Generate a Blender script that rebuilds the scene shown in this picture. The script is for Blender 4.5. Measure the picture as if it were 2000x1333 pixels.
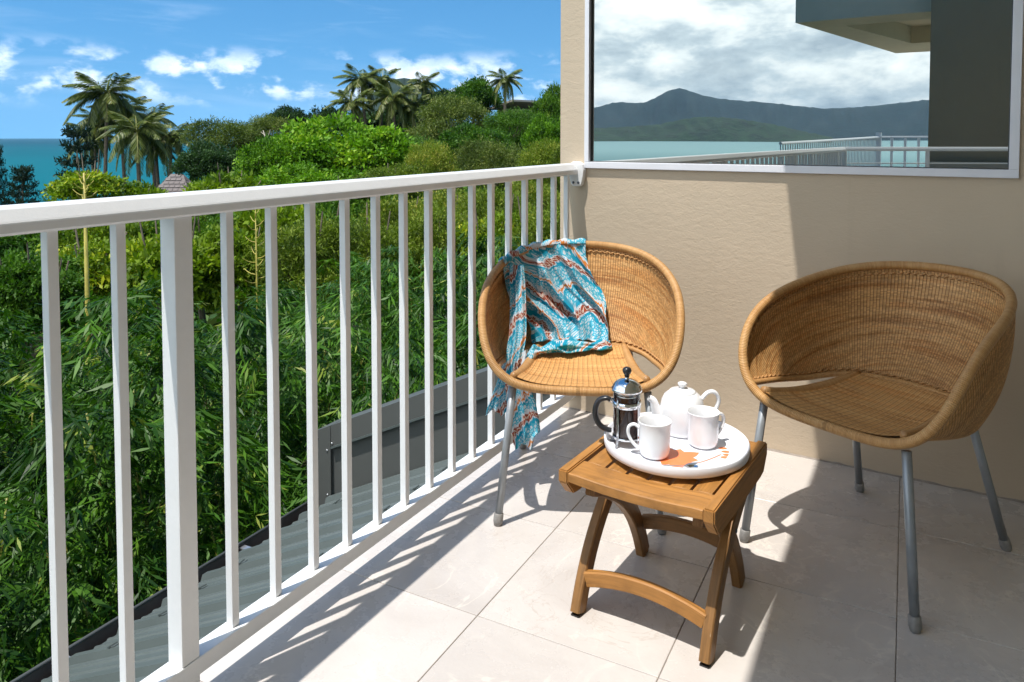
import bpy, bmesh, math, random
import numpy as np
from mathutils import Vector, Matrix

# ------------------------------------------------------------------ clear
for o in list(bpy.data.objects):
    bpy.data.objects.remove(o, do_unlink=True)
SC = bpy.context.scene
COL = SC.collection
random.seed(7)
RNG = np.random.default_rng(11)
R = math.radians
PI = math.pi

# ------------------------------------------------------------------ camera
EYE = Vector((0, 0, 1.14))
YAW, PITCH, FPX = R(27.7), R(2.4), 1470.0
HORIZON = 267.0
cam = bpy.data.cameras.new('camera')
cam_o = bpy.data.objects.new('camera', cam)
COL.objects.link(cam_o)
cam_o.location = EYE
cam_o.rotation_euler = (R(90) - PITCH, 0, YAW)
cam.sensor_fit = 'HORIZONTAL'
cam.sensor_width = 36.0
cam.lens = 36.0 * FPX / 2000.0
cam.shift_y = -(666.5 - (HORIZON + FPX * math.tan(PITCH))) / 2000.0
cam.clip_start = 0.05
cam.clip_end = 60000
SC.camera = cam_o

# ------------------------------------------------------------------ sun and sky
LIGHT = Vector((0.125, 0.305, -1.0)).normalized()       # the way sunlight travels
sun = bpy.data.lights.new('sun', 'SUN')
sun.energy = 4.25
sun.angle = R(0.5)
sun.color = (1.0, 0.96, 0.895)
sun_o = bpy.data.objects.new('sun', sun)
COL.objects.link(sun_o)
sun_o.location = (-5, -10, 40)
sun_o.rotation_euler = LIGHT.to_track_quat('-Z', 'Y').to_euler()

world = bpy.data.worlds.new('World')
SC.world = world
world.use_nodes = True
WN = world.node_tree
WN.nodes.clear()


class G:
    """small node-graph helper"""
    def __init__(self, tree):
        self.t = tree

    def n(self, kind, **kw):
        nd = self.t.nodes.new(kind)
        ins = kw.pop('i', {})
        for k, v in kw.items():
            setattr(nd, k, v)
        for k, v in ins.items():
            self.put(nd, k, v)
        return nd

    def put(self, nd, k, v):
        s = nd.inputs[k]
        if isinstance(v, bpy.types.NodeSocket):
            self.t.links.new(v, s)
        elif isinstance(v, bpy.types.Node):
            self.t.links.new(v.outputs[0], s)
        else:
            if isinstance(v, (tuple, list)) and len(v) == 3 and s.type == 'RGBA':
                v = tuple(v) + (1.0,)
            s.default_value = v

    def m(self, op, a, b=0.0, c=None, clamp=False):
        nd = self.n('ShaderNodeMath', operation=op, use_clamp=clamp)
        self.put(nd, 0, a)
        self.put(nd, 1, b)
        if c is not None:
            self.put(nd, 2, c)
        return nd.outputs[0]

    def mix(self, f, a, b, blend='MIX'):
        nd = self.n('ShaderNodeMix', data_type='RGBA', blend_type=blend)
        self.put(nd, 0, f)
        self.put(nd, 6, a)
        self.put(nd, 7, b)
        return nd.outputs[2]

    def ramp(self, f, stops, interp='LINEAR'):
        nd = self.n('ShaderNodeValToRGB')
        cr = nd.color_ramp
        cr.interpolation = interp
        while len(cr.elements) < len(stops):
            cr.elements.new(0.5)
        for e, (p, c) in zip(cr.elements, stops):
            e.position = p
            if not isinstance(c, (tuple, list)):
                c = (c, c, c)
            e.color = tuple(c) + (1.0,) if len(c) == 3 else c
        self.put(nd, 0, f)
        return nd.outputs[0]

    def noise(self, vec, scale=5.0, detail=3.0, rough=0.5, dist=0.0, out=0):
        nd = self.n('ShaderNodeTexNoise', i={'Scale': scale, 'Detail': detail, 'Roughness': rough, 'Distortion': dist})
        if vec is not None:
            self.put(nd, 'Vector', vec)
        return nd.outputs[out]

    def remap(self, v, a, b, c=0.0, d=1.0):
        nd = self.n('ShaderNodeMapRange', i={0: v, 1: a, 2: b, 3: c, 4: d})
        nd.interpolation_type = 'SMOOTHSTEP'
        return nd.outputs[0]

    def comb(self, x, y, z):
        return self.n('ShaderNodeCombineXYZ', i={0: x, 1: y, 2: z}).outputs[0]

    def sep(self, v):
        return self.n('ShaderNodeSeparateXYZ', i={0: v}).outputs


def build_world():
    g = G(WN)
    sky = g.n('ShaderNodeTexSky')
    sky.sky_type = 'NISHITA'
    sky.sun_disc = False
    sky.sun_elevation = R(71.8)
    sky.sun_rotation = R(202.3)
    sky.altitude = 40
    sky.air_density = 1.0
    sky.dust_density = 0.0
    sky.ozone_density = 1.6
    d = g.n('ShaderNodeTexCoord').outputs['Generated']
    x, y, z = g.sep(d)
    # clear dry air: the blue carries on almost down to the horizon
    lift = g.m('ADD', 0.17, g.m('MULTIPLY', g.m('MAXIMUM', z, 0.0), 0.83))
    g.put(sky, 'Vector', g.n('ShaderNodeVectorMath', operation='NORMALIZE', i={0: g.comb(x, y, lift)}).outputs[0])
    el = g.m('ARCSINE', z)
    az = g.m('ARCTAN2', x, y)
    # fair weather cumulus, a low band of puffs in the north
    pv = g.comb(g.m('MULTIPLY', az, 11.0), g.m('MULTIPLY', el, 19.0), 3.4)
    nz = g.noise(pv, 1.5, 8.0, 0.55, 0.15)
    big = g.noise(g.comb(g.m('MULTIPLY', az, 3.1), 1.7, 9.0), 1.6, 1.0, 0.5)
    band = g.m('MULTIPLY', g.remap(el, 0.028, 0.062), g.remap(el, 0.118, 0.082))
    puff = g.m('ADD', g.m('MULTIPLY', nz, 1.0), g.m('MULTIPLY', g.m('SUBTRACT', big, 0.5), 0.5))
    puff = g.m('MULTIPLY', g.remap(puff, 0.435, 0.59), band)
    # thin cirrus streaks over the same sky
    cv = g.comb(g.m('ADD', g.m('MULTIPLY', az, 2.0), g.m('MULTIPLY', el, 3.0)), g.m('MULTIPLY', el, 14.0), 0.3)
    cir = g.m('MULTIPLY', g.remap(g.noise(cv, 2.1, 6.0, 0.62, 0.6), 0.5, 0.85), 0.20)
    deepsky = g.mix(1.0, sky.outputs[0], (0.285, 0.66, 0.83), 'MULTIPLY')
    blue = g.mix(cir, deepsky, (6.2, 6.9, 7.8))
    shade = g.ramp(g.noise(pv, 3.2, 5.0, 0.6), [(0.3, (5.2, 6.2, 7.5)), (0.7, (9.2, 9.4, 9.6))])
    north = g.mix(g.m('MULTIPLY', puff, 0.80), blue, shade)
    # broken stratocumulus deck over the southern half of the sky
    sv = g.comb(g.m('MULTIPLY', az, 7.0), g.m('MULTIPLY', el, 15.0), 5.1)
    s1 = g.noise(sv, 1.5, 8.0, 0.56, 0.12)
    deck = g.ramp(s1, [(0.34, (4.8, 5.7, 6.5)), (0.46, (7.2, 8.2, 8.9)), (0.53, (10.0, 10.6, 10.9)), (0.66, (13.5, 13.7, 13.6))])
    cover = g.remap(y, 0.12, -0.35)
    cover = g.m('MULTIPLY', cover, g.remap(el, 1.15, 0.55, 0.35, 1.0))
    allsky = g.mix(g.m('MULTIPLY', cover, 0.93), north, deck)
    bg = g.n('ShaderNodeBackground', i={0: allsky, 1: 0.148})
    out = g.n('ShaderNodeOutputWorld')
    WN.links.new(bg.outputs[0], out.inputs[0])


build_world()
SC.view_settings.view_transform = 'Standard'
SC.view_settings.look = 'None'
SC.view_settings.exposure = 0.45
SC.view_settings.gamma = 1.0
SC.view_settings.use_curve_mapping = False
SC.cycles.max_bounces = 8
SC.cycles.transparent_max_bounces = 8
SC.cycles.caustics_reflective = False
SC.cycles.caustics_refractive = False
SC.cycles.sample_clamp_indirect = 6.0


# ------------------------------------------------------------------ materials
def material(name):
    m = bpy.data.materials.new(name)
    m.use_nodes = True
    m.node_tree.nodes.clear()
    g = G(m.node_tree)
    out = g.n('ShaderNodeOutputMaterial')
    return m, g, out


def surf(name, color, rough=0.5, metal=0.0, var=0.12, scale=8.0, bump=0.0, bscale=60.0, spec=0.5, coat=0.0, coord='Object', dirt=None):
    m, g, out = material(name)
    tc = g.n('ShaderNodeTexCoord').outputs[coord]
    nz = g.noise(tc, scale, 5.0, 0.6)
    a = tuple(c * (1 - var) for c in color)
    b = tuple(min(1, c * (1 + var)) for c in color)
    col = g.ramp(nz, [(0.3, a), (0.7, b)])
    if dirt:
        dn = g.noise(tc, dirt[1], 6.0, 0.7)
        col = g.mix(g.m('MULTIPLY', g.remap(dn, dirt[2], dirt[2] + 0.2), dirt[3]), col, dirt[0])
    p = g.n('ShaderNodeBsdfPrincipled', i={'Base Color': col, 'Metallic': metal, 'Specular IOR Level': spec, 'Coat Weight': coat})
    g.put(p, 'Roughness', g.m('ADD', g.m('MULTIPLY', g.m('SUBTRACT', nz, 0.5), 0.2), rough, clamp=True))
    if bump:
        bn = g.noise(tc, bscale, 4.0, 0.6)
        g.put(p, 'Normal', g.n('ShaderNodeBump', i={'Strength': 1.0, 'Distance': bump, 'Height': bn}))
    m.node_tree.links.new(p.outputs[0], out.inputs[0])
    return m


def leaf_material(name, dark, light, gloss=0.55, trans=0.32, spec=0.25, yellow=None):
    m, g, out = material(name)
    t = g.n('ShaderNodeAttribute', attribute_name='tint').outputs['Fac']
    rnd = g.n('ShaderNodeObjectInfo').outputs['Random']
    v = g.m('ADD', t, g.m('MULTIPLY', g.m('SUBTRACT', rnd, 0.5), 0.25))
    stops = [(0.1, dark), (0.75, light)]
    if yellow:
        stops.append((0.98, yellow))
    col = g.ramp(v, stops)
    p = g.n('ShaderNodeBsdfPrincipled', i={'Base Color': col, 'Roughness': gloss, 'Specular IOR Level': spec})
    tr = g.n('ShaderNodeBsdfTranslucent', i={0: g.mix(1.0, col, (1.0, 1.15, 0.45), 'MULTIPLY')})
    mx = g.n('ShaderNodeMixShader', i={0: trans, 1: p.outputs[0], 2: tr.outputs[0]})
    m.node_tree.links.new(mx.outputs[0], out.inputs[0])
    return m


def stucco(name, color, rough=0.85):
    m, g, out = material(name)
    tc = g.n('ShaderNodeTexCoord').outputs['Object']
    mp = g.n('ShaderNodeMapping', i={'Vector': tc, 'Scale': (1.0, 1.0, 1.8)}).outputs[0]
    big = g.noise(tc, 1.3, 4.0, 0.6)
    col = g.ramp(big, [(0.3, tuple(c * 0.93 for c in color)), (0.7, tuple(c * 1.05 for c in color))])
    streak = g.noise(g.n('ShaderNodeMapping', i={'Vector': tc, 'Scale': (14, 14, 0.9)}).outputs[0], 1.0, 4.0, 0.6)
    col = g.mix(g.m('MULTIPLY', g.remap(streak, 0.58, 0.8), 0.16), col, tuple(c * 0.62 for c in color))
    fine = g.noise(mp, 95.0, 3.0, 0.55, 0.6)
    mid = g.noise(mp, 26.0, 3.0, 0.5, 0.8)
    hgt = g.m('ADD', g.m('MULTIPLY', fine, 0.6), mid)
    b = g.n('ShaderNodeBump', i={'Strength': 1.0, 'Distance': 0.0011, 'Height': hgt})
    p = g.n('ShaderNodeBsdfPrincipled', i={'Base Color': col, 'Roughness': rough, 'Specular IOR Level': 0.25, 'Normal': b})
    m.node_tree.links.new(p.outputs[0], out.inputs[0])
    return m


def tile_material():
    m, g, out = material('polished_beige_tile')
    tc = g.n('ShaderNodeTexCoord').outputs['Object']
    rnd = g.n('ShaderNodeObjectInfo').outputs['Random']
    off = g.comb(g.m('MULTIPLY', rnd, 37.0), g.m('MULTIPLY', rnd, 91.0), g.m('MULTIPLY', rnd, 13.0))
    v = g.n('ShaderNodeVectorMath', operation='ADD', i={0: tc, 1: off}).outputs[0]
    cloud = g.noise(v, 3.2, 6.0, 0.6, 0.8)
    col = g.ramp(cloud, [(0.25, (0.465, 0.425, 0.395)), (0.5, (0.525, 0.488, 0.458)), (0.8, (0.58, 0.548, 0.515))])
    vn = g.noise(v, 2.6, 5.0, 0.55, 1.6)
    vein = g.m('ABSOLUTE', g.m('SUBTRACT', vn, 0.5))
    vein = g.m('MULTIPLY', g.remap(vein, 0.02, 0.0), g.remap(g.noise(v, 5.0, 2.0), 0.42, 0.62))
    col = g.mix(g.m('MULTIPLY', vein, 0.5), col, (0.70, 0.65, 0.58))
    vn2 = g.m('ABSOLUTE', g.m('SUBTRACT', g.noise(v, 4.1, 5.0, 0.6, 2.0), 0.47))
    v2 = g.m('MULTIPLY', g.remap(vn2, 0.012, 0.0), g.remap(g.noise(v, 3.3, 2.0), 0.5, 0.66))
    col = g.mix(g.m('MULTIPLY', v2, 0.35), col, (0.36, 0.29, 0.24))
    tone = g.m('ADD', 0.96, g.m('MULTIPLY', rnd, 0.08))
    col = g.mix(1.0, col, g.comb(tone, tone, tone), 'MULTIPLY')
    sm = g.noise(v, 7.0, 5.0, 0.7)
    ro = g.m('ADD', 0.22, g.m('MULTIPLY', g.remap(sm, 0.4, 0.75), 0.22))
    bp = g.n('ShaderNodeBump', i={'Strength': 0.6, 'Distance': 0.0006, 'Height': g.noise(v, 90.0, 3.0)})
    p = g.n('ShaderNodeBsdfPrincipled', i={'Base Color': col, 'Roughness': ro, 'Specular IOR Level': 0.5, 'Normal': bp})
    m.node_tree.links.new(p.outputs[0], out.inputs[0])
    return m


def wood_material(name, base=(0.36, 0.165, 0.042)):
    m, g, out = material(name)
    uv = g.n('ShaderNodeTexCoord').outputs['UV']
    rnd = g.n('ShaderNodeObjectInfo').outputs['Random']
    v = g.n('ShaderNodeVectorMath', operation='ADD', i={0: uv, 1: g.comb(g.m('MULTIPLY', rnd, 9.0), g.m('MULTIPLY', rnd, 23.0), 0)}).outputs[0]
    st = g.n('ShaderNodeMapping', i={'Vector': v, 'Scale': (5.0, 75.0, 1.0)}).outputs[0]
    gr = g.noise(st, 1.0, 6.0, 0.62, 0.9)
    dk = tuple(c * 0.62 for c in base)
    lt = tuple(min(1, c * 1.28) for c in base)
    col = g.ramp(gr, [(0.28, dk), (0.5, base), (0.75, lt)])
    blot = g.noise(v, 9.0, 4.0, 0.6)
    col = g.mix(g.m('MULTIPLY', g.remap(blot, 0.50, 0.68), 0.5), col, tuple(c * 0.52 for c in base))
    wear = g.noise(g.n('ShaderNodeMapping', i={'Vector': v, 'Scale': (14.0, 40.0, 1.0)}).outputs[0], 1.0, 5.0, 0.7)
    col = g.mix(g.m('MULTIPLY', g.remap(wear, 0.66, 0.74), 0.55), col, (0.46, 0.36, 0.24))
    fine = g.noise(g.n('ShaderNodeMapping', i={'Vector': v, 'Scale': (30.0, 700.0, 1.0)}).outputs[0], 1.0, 3.0, 0.6)
    b = g.n('ShaderNodeBump', i={'Strength': 0.5, 'Distance': 0.0012, 'Height': g.m('ADD', fine, gr)})
    p = g.n('ShaderNodeBsdfPrincipled', i={'Base Color': col, 'Roughness': 0.48, 'Specular IOR Level': 0.35, 'Normal': b})
    m.node_tree.links.new(p.outputs[0], out.inputs[0])
    return m


def wicker_material(name, stake_gap, tone=1.0, gapdark=0.75, row=0.75):
    """woven rattan: UV in metres, u across the stakes, v along them"""
    m, g, out = material(name)
    uv = g.n('ShaderNodeTexCoord').outputs['UV']
    u, v, _ = g.sep(uv)
    a = (0.47 * tone, 0.245 * tone, 0.085 * tone)
    b = (0.585 * tone, 0.34 * tone, 0.138 * tone)
    d = (0.33 * tone, 0.140 * tone, 0.040 * tone)
    bandv = g.comb(g.m('MULTIPLY', u, 2.2), g.m('MULTIPLY', v, 60.0), 0.0)
    bn = g.noise(bandv, 1.0, 4.0, 0.65, 0.3)
    col = g.ramp(bn, [(0.34, d), (0.46, a), (0.66, b)])
    pat = g.noise(g.comb(g.m('MULTIPLY', u, 3.2), g.m('MULTIPLY', v, 22.0), 4.0), 1.0, 3.0, 0.6, 0.4)
    col = g.mix(g.m('MULTIPLY', g.remap(pat, 0.56, 0.70), 0.40), col, (0.20 * tone, 0.085 * tone, 0.035 * tone))
    col = g.mix(g.m('MULTIPLY', g.remap(pat, 0.46, 0.36), 0.34), col, (0.50 * tone, 0.19 * tone, 0.045 * tone))
    # every strand row and every crossing gets its own slight tone
    cell = g.comb(g.m('FLOOR', g.m('DIVIDE', u, stake_gap)), g.m('FLOOR', g.m('DIVIDE', v, 0.0042)), 0.0)
    wn = g.n('ShaderNodeTexWhiteNoise', noise_dimensions='2D', i={'Vector': cell}).outputs[0]
    tn = g.m('ADD', 1.0 - 0.29 * row, g.m('MULTIPLY', wn, 0.58 * row))
    col = g.mix(1.0, col, g.comb(tn, tn, tn), 'MULTIPLY')
    su = g.m('SINE', g.m('MULTIPLY', u, PI / stake_gap))
    par = g.m('ADD', g.m('DIVIDE', v, 0.0042), g.m('FLOOR', g.m('DIVIDE', u, stake_gap)))
    sv = g.m('ABSOLUTE', g.m('SINE', g.m('MULTIPLY', par, PI)))
    h = g.m('MULTIPLY', g.m('POWER', g.m('ABSOLUTE', su), 0.6), g.m('ADD', 1.0 - row, g.m('MULTIPLY', sv, row)))
    line = g.remap(g.m('ABSOLUTE', su), 0.38, 0.10)
    col = g.mix(g.m('MULTIPLY', line, gapdark * 0.62), col, (0.16 * tone, 0.065 * tone, 0.02 * tone))
    gap = g.remap(h, 0.30, 0.12)
    col = g.mix(g.m('MULTIPLY', gap, gapdark), col, (0.07, 0.03, 0.012))
    hb = g.m('ADD', g.m('POWER', g.m('ABSOLUTE', su), 0.6), g.m('MULTIPLY', g.noise(g.comb(g.m('MULTIPLY', u, 90.0), g.m('MULTIPLY', v, 140.0), 0), 1.0, 2.0), 0.35))
    bp = g.n('ShaderNodeBump', i={'Strength': 0.8, 'Distance': 0.0020, 'Height': hb})
    p = g.n('ShaderNodeBsdfPrincipled', i={'Base Color': col, 'Roughness': 0.55, 'Specular IOR Level': 0.35, 'Normal': bp})
    tr = g.n('ShaderNodeBsdfTransparent')
    mx = g.n('ShaderNodeMixShader', i={0: g.m('MULTIPLY', gap, 0.35), 1: p.outputs[0], 2: tr.outputs[0]})
    m.node_tree.links.new(mx.outputs[0], out.inputs[0])
    return m


def cane_material(name, tone=1.0):
    """cane wrapped round a pole: UV u along, v around"""
    m, g, out = material(name)
    uv = g.n('ShaderNodeTexCoord').outputs['UV']
    u, v, _ = g.sep(uv)
    row = g.m('FLOOR', g.m('DIVIDE', u, 0.0045))
    wn = g.n('ShaderNodeTexWhiteNoise', noise_dimensions='1D', i={'W': row}).outputs[0]
    nz = g.noise(g.comb(g.m('MULTIPLY', u, 6.0), v, 0.0), 1.0, 3.0)
    f = g.m('ADD', g.m('MULTIPLY', wn, 0.22), g.m('MULTIPLY', nz, 0.75))
    col = g.ramp(f, [(0.25, (0.43 * tone, 0.215 * tone, 0.072 * tone)), (0.5, (0.54 * tone, 0.295 * tone, 0.11 * tone)), (0.8, (0.62 * tone, 0.38 * tone, 0.165 * tone))])
    s = g.m('ABSOLUTE', g.m('SINE', g.m('MULTIPLY', u, PI / 0.0045)))
    col = g.mix(g.m('MULTIPLY', g.remap(s, 0.3, 0.0), 0.4), col, (0.12, 0.05, 0.02))
    bp = g.n('ShaderNodeBump', i={'Strength': 0.8, 'Distance': 0.0012, 'Height': s})
    p = g.n('ShaderNodeBsdfPrincipled', i={'Base Color': col, 'Roughness': 0.42, 'Specular IOR Level': 0.4, 'Normal': bp})
    m.node_tree.links.new(p.outputs[0], out.inputs[0])
    return m


def scarf_material():
    m, g, out = material('printed_teal_cotton')
    uv = g.n('ShaderNodeTexCoord').outputs['UV']
    u, v, _ = g.sep(uv)
    # jagged ikat edges: fine noise stretched along the warp
    jag = g.noise(g.comb(g.m('MULTIPLY', u, 150.0), g.m('MULTIPLY', v, 9.0), 0), 1.0, 2.0)
    big = g.noise(g.comb(g.m('MULTIPLY', u, 7.0), g.m('MULTIPLY', v, 7.0), 2.0), 1.0, 3.0, 0.6)
    q = g.m('ADD', g.m('MULTIPLY', v, 5.6), g.m('MULTIPLY', u, 3.0))
    q = g.m('ADD', q, g.m('ADD', g.m('MULTIPLY', jag, 0.20), g.m('MULTIPLY', big, 0.9)))
    fr = g.m('FRACT', q)
    teal = (0.002, 0.30, 0.46)
    deep = (0.006, 0.10, 0.19)
    aqua = (0.15, 0.56, 0.70)
    white = (0.62, 0.66, 0.70)
    rust = (0.30, 0.062, 0.03)
    orange = (0.60, 0.20, 0.03)
    band = g.ramp(fr, [(0.0, teal), (0.17, white), (0.23, rust), (0.37, white), (0.41, teal), (0.56, deep), (0.60, teal), (0.80, white), (0.85, orange), (0.90, white), (0.94, teal)], 'CONSTANT')
    vo = g.n('ShaderNodeTexVoronoi', feature='DISTANCE_TO_EDGE', i={'Vector': g.comb(g.m('MULTIPLY', u, 95.0), g.m('MULTIPLY', v, 95.0), 0), 'Scale': 1.0}).outputs[0]
    mos = g.ramp(vo, [(0.0, teal), (0.12, aqua), (0.22, white)])
    inm = g.m('MULTIPLY', g.m('GREATER_THAN', fr, 0.50), g.m('LESS_THAN', fr, 0.80))
    inm2 = g.m('MULTIPLY', g.remap(big, 0.40, 0.46), g.m('LESS_THAN', fr, 0.17))
    col = g.mix(g.m('MAXIMUM', inm, inm2), band, mos)
    zz = g.m('PINGPONG', g.m('MULTIPLY', u, 55.0), 0.5)
    zl = g.m('LESS_THAN', g.m('ABSOLUTE', g.m('SUBTRACT', g.m('ADD', 0.265, g.m('MULTIPLY', zz, 0.13)), fr)), 0.017)
    col = g.mix(g.m('MULTIPLY', zl, 0.9), col, (0.72, 0.62, 0.52))
    p = g.n('ShaderNodeBsdfPrincipled', i={'Base Color': col, 'Roughness': 0.8, 'Specular IOR Level': 0.2, 'Sheen Weight': 0.15})
    wv = g.noise(g.comb(g.m('MULTIPLY', u, 500.0), g.m('MULTIPLY', v, 500.0), 0), 1.0, 2.0)
    g.put(p, 'Normal', g.n('ShaderNodeBump', i={'Strength': 0.4, 'Distance': 0.0008, 'Height': wv}))
    tr = g.n('ShaderNodeBsdfTranslucent', i={0: col})
    mx = g.n('ShaderNodeMixShader', i={0: 0.22, 1: p.outputs[0], 2: tr.outputs[0]})
    m.node_tree.links.new(mx.outputs[0], out.inputs[0])
    return m


def pane_material():
    m, g, out = material('tinted_reflective_glass')
    tc = g.n('ShaderNodeTexCoord').outputs['Object']
    wob = g.noise(tc, 1.1, 1.0, 0.3)
    b = g.n('ShaderNodeBump', i={'Strength': 0.25, 'Distance': 0.002, 'Height': wob})
    gl = g.n('ShaderNodeBsdfGlossy', i={'Color': (0.55, 0.575, 0.555), 'Roughness': 0.0, 'Normal': b})
    df = g.n('ShaderNodeBsdfDiffuse', i={0: (0.012, 0.014, 0.014)})
    mx = g.n('ShaderNodeMixShader', i={0: 0.9, 1: df.outputs[0], 2: gl.outputs[0]})
    m.node_tree.links.new(mx.outputs[0], out.inputs[0])
    return m


def sea_material():
    m, g, out = material('turquoise_sea')
    tc = g.n('ShaderNodeTexCoord').outputs['Object']
    big = g.noise(g.n('ShaderNodeMapping', i={'Vector': tc, 'Scale': (0.0006, 0.0022, 1)}).outputs[0], 1.0, 4.0, 0.55)
    x, y, z = g.sep(tc)
    dist = g.m('SQRT', g.m('ADD', g.m('MULTIPLY', x, x), g.m('MULTIPLY', y, y)))
    shallow = g.remap(dist, 3500.0, 250.0)
    south_glitter = g.remap(y, 0.0, -1500.0)
    deepc = g.ramp(big, [(0.35, (0.000, 0.040, 0.066)), (0.65, (0.000, 0.070, 0.094))])
    col = g.mix(g.m('MULTIPLY', shallow, 0.75), deepc, (0.0, 0.125, 0.150))
    col = g.mix(south_glitter, col, (0.24, 0.40, 0.405))  # sun glitter and cloud reflection put into the southern water's colour
    wv = g.noise(g.n('ShaderNodeMapping', i={'Vector': tc, 'Scale': (0.05, 0.12, 1)}).outputs[0], 1.0, 5.0, 0.6)
    b = g.n('ShaderNodeBump', i={'Strength': 0.5, 'Distance': 1.0, 'Height': wv})
    p = g.n('ShaderNodeBsdfPrincipled', i={'Base Color': col, 'Roughness': 0.6, 'Specular IOR Level': 0.08, 'Normal': b})
    m.node_tree.links.new(p.outputs[0], out.inputs[0])
    return m


M = {}
M['white'] = surf('white_powder_coat', (0.78, 0.79, 0.80), 0.32, var=0.02, scale=30, bump=0.0003, bscale=220)
M['alu'] = surf('white_window_aluminium', (0.72, 0.73, 0.78), 0.35, var=0.03)
M['rubber'] = surf('black_rubber_gasket', (0.055, 0.057, 0.06), 0.6)
M['screw'] = surf('grey_steel_screw', (0.12, 0.14, 0.17), 0.4, 0.7)
M['stucco'] = stucco('beige_render', (0.545, 0.447, 0.335))
M['slab'] = stucco('grey_slab_paint', (0.42, 0.38, 0.32))
M['darkwall'] = stucco('olive_grey_render', (0.36, 0.30, 0.205))
M['soffit'] = stucco('cream_soffit', (0.76, 0.67, 0.52))
M['tile'] = tile_material()
M['grout'] = surf('grey_brown_grout', (0.29, 0.25, 0.215), 0.9, var=0.2, scale=40)
M['edge'] = surf('cream_slab_edge', (0.50, 0.44, 0.36), 0.8)
M['wicker'] = wicker_material('honey_rattan_weave', 0.0092)
M['seatweave'] = wicker_material('pale_rattan_seat_weave', 0.0175, 1.15, 0.35, 0.22)
M['cane'] = cane_material('wrapped_cane', 0.92)
M['stitch'] = surf('rattan_braid', (0.42, 0.22, 0.08), 0.6, var=0.35, scale=160)
M['leg'] = surf('grey_painted_steel', (0.27, 0.29, 0.31), 0.35, 0.35, var=0.08, scale=25)
M['ferrule'] = surf('worn_grey_plastic', (0.23, 0.22, 0.21), 0.5, var=0.25, scale=70)
M['teak'] = wood_material('oiled_teak')
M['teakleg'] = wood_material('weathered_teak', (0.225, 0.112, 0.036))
M['china'] = surf('white_glazed_china', (0.80, 0.80, 0.81), 0.14, var=0.015, coat=0.3)
M['melamine'] = surf('white_melamine', (0.78, 0.79, 0.84), 0.3, var=0.02)
M['orange'] = surf('orange_print', (0.80, 0.20, 0.06), 0.4, var=0.08)
M['pink'] = surf('salmon_print', (0.72, 0.22, 0.14), 0.4, var=0.1)
M['ink'] = surf('slate_print', (0.10, 0.115, 0.14), 0.4, var=0.1)
M['chrome'] = surf('polished_chrome', (0.80, 0.81, 0.83), 0.07, 1.0, var=0.02)
M['blackplastic'] = surf('black_plastic', (0.016, 0.017, 0.02), 0.3)
M['scarf'] = scarf_material()
M['pane'] = pane_material()
M['sea'] = sea_material()
M['roof'] = surf('grey_green_roof_steel', (0.090, 0.108, 0.106), 0.38, 0.0, var=0.08, scale=3, bump=0.0005, bscale=20, dirt=((0.06, 0.066, 0.06), 3.0, 0.56, 0.25))
M['flash'] = surf('charcoal_flashing', (0.088, 0.092, 0.088), 0.45, 0.0, var=0.08, scale=2)
M['gutter'] = surf('brown_grey_gutter', (0.085, 0.07, 0.062), 0.6, var=0.25, scale=12)
M['galv'] = surf('galvanised_strap', (0.62, 0.63, 0.65), 0.3, 0.8)
M['bark'] = surf('grey_brown_bark', (0.16, 0.125, 0.09), 0.9, var=0.4, scale=9, bump=0.02, bscale=14)
M['palebark'] = surf('pale_dead_wood', (0.40, 0.36, 0.29), 0.9, var=0.25, scale=9)
M['culm'] = surf('green_yellow_culm', (0.26, 0.25, 0.05), 0.45, var=0.3, scale=5)
M['stalk'] = surf('yellow_green_stalk', (0.36, 0.30, 0.05), 0.5, var=0.25, scale=6)
M['shingle'] = surf('weathered_shingle', (0.17, 0.145, 0.14), 0.9, var=0.35, scale=3)
M['earth'] = surf('dark_leaf_litter', (0.014, 0.024, 0.005), 1.0, spec=0.0, var=0.4, scale=0.6)
M['hill'] = surf('far_forest_hill', (0.014, 0.034, 0.030), 0.95, var=0.35, scale=0.01, bump=14.0, bscale=0.02)
M['nearhill'] = surf('near_forest_hill', (0.026, 0.056, 0.020), 0.95, var=0.5, scale=0.012, bump=14.0, bscale=0.03)
M['bright'] = leaf_material('bright_leaf', (0.028, 0.095, 0.003), (0.14, 0.30, 0.010), yellow=(0.27, 0.41, 0.02))
M['mid'] = leaf_material('mid_green_leaf', (0.015, 0.062, 0.004), (0.085, 0.19, 0.012), yellow=(0.16, 0.26, 0.02))
M['darkleaf'] = leaf_material('dark_leaf', (0.010, 0.030, 0.008), (0.034, 0.078, 0.022), yellow=(0.06, 0.12, 0.03))
M['olive'] = leaf_material('olive_leaf', (0.034, 0.062, 0.008), (0.125, 0.172, 0.030), yellow=(0.24, 0.26, 0.06))
M['oliveyellow'] = leaf_material('olive_yellow_leaf', (0.040, 0.078, 0.004), (0.175, 0.245, 0.018), yellow=(0.34, 0.31, 0.05))
M['yellowgreen'] = leaf_material('yellow_green_leaf', (0.040, 0.095, 0.004), (0.21, 0.31, 0.010), yellow=(0.40, 0.41, 0.02))
M['bamboo'] = leaf_material('glossy_bamboo_leaf', (0.010, 0.044, 0.004), (0.082, 0.205, 0.012), 0.45, 0.30, 0.25, yellow=(0.26, 0.31, 0.05))
M['frond'] = leaf_material('palm_frond', (0.040, 0.070, 0.012), (0.17, 0.205, 0.042), 0.42, 0.28, 0.4, yellow=(0.25, 0.23, 0.08))
M['needle'] = leaf_material('dark_needle', (0.008, 0.020, 0.012), (0.022, 0.045, 0.026))


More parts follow.
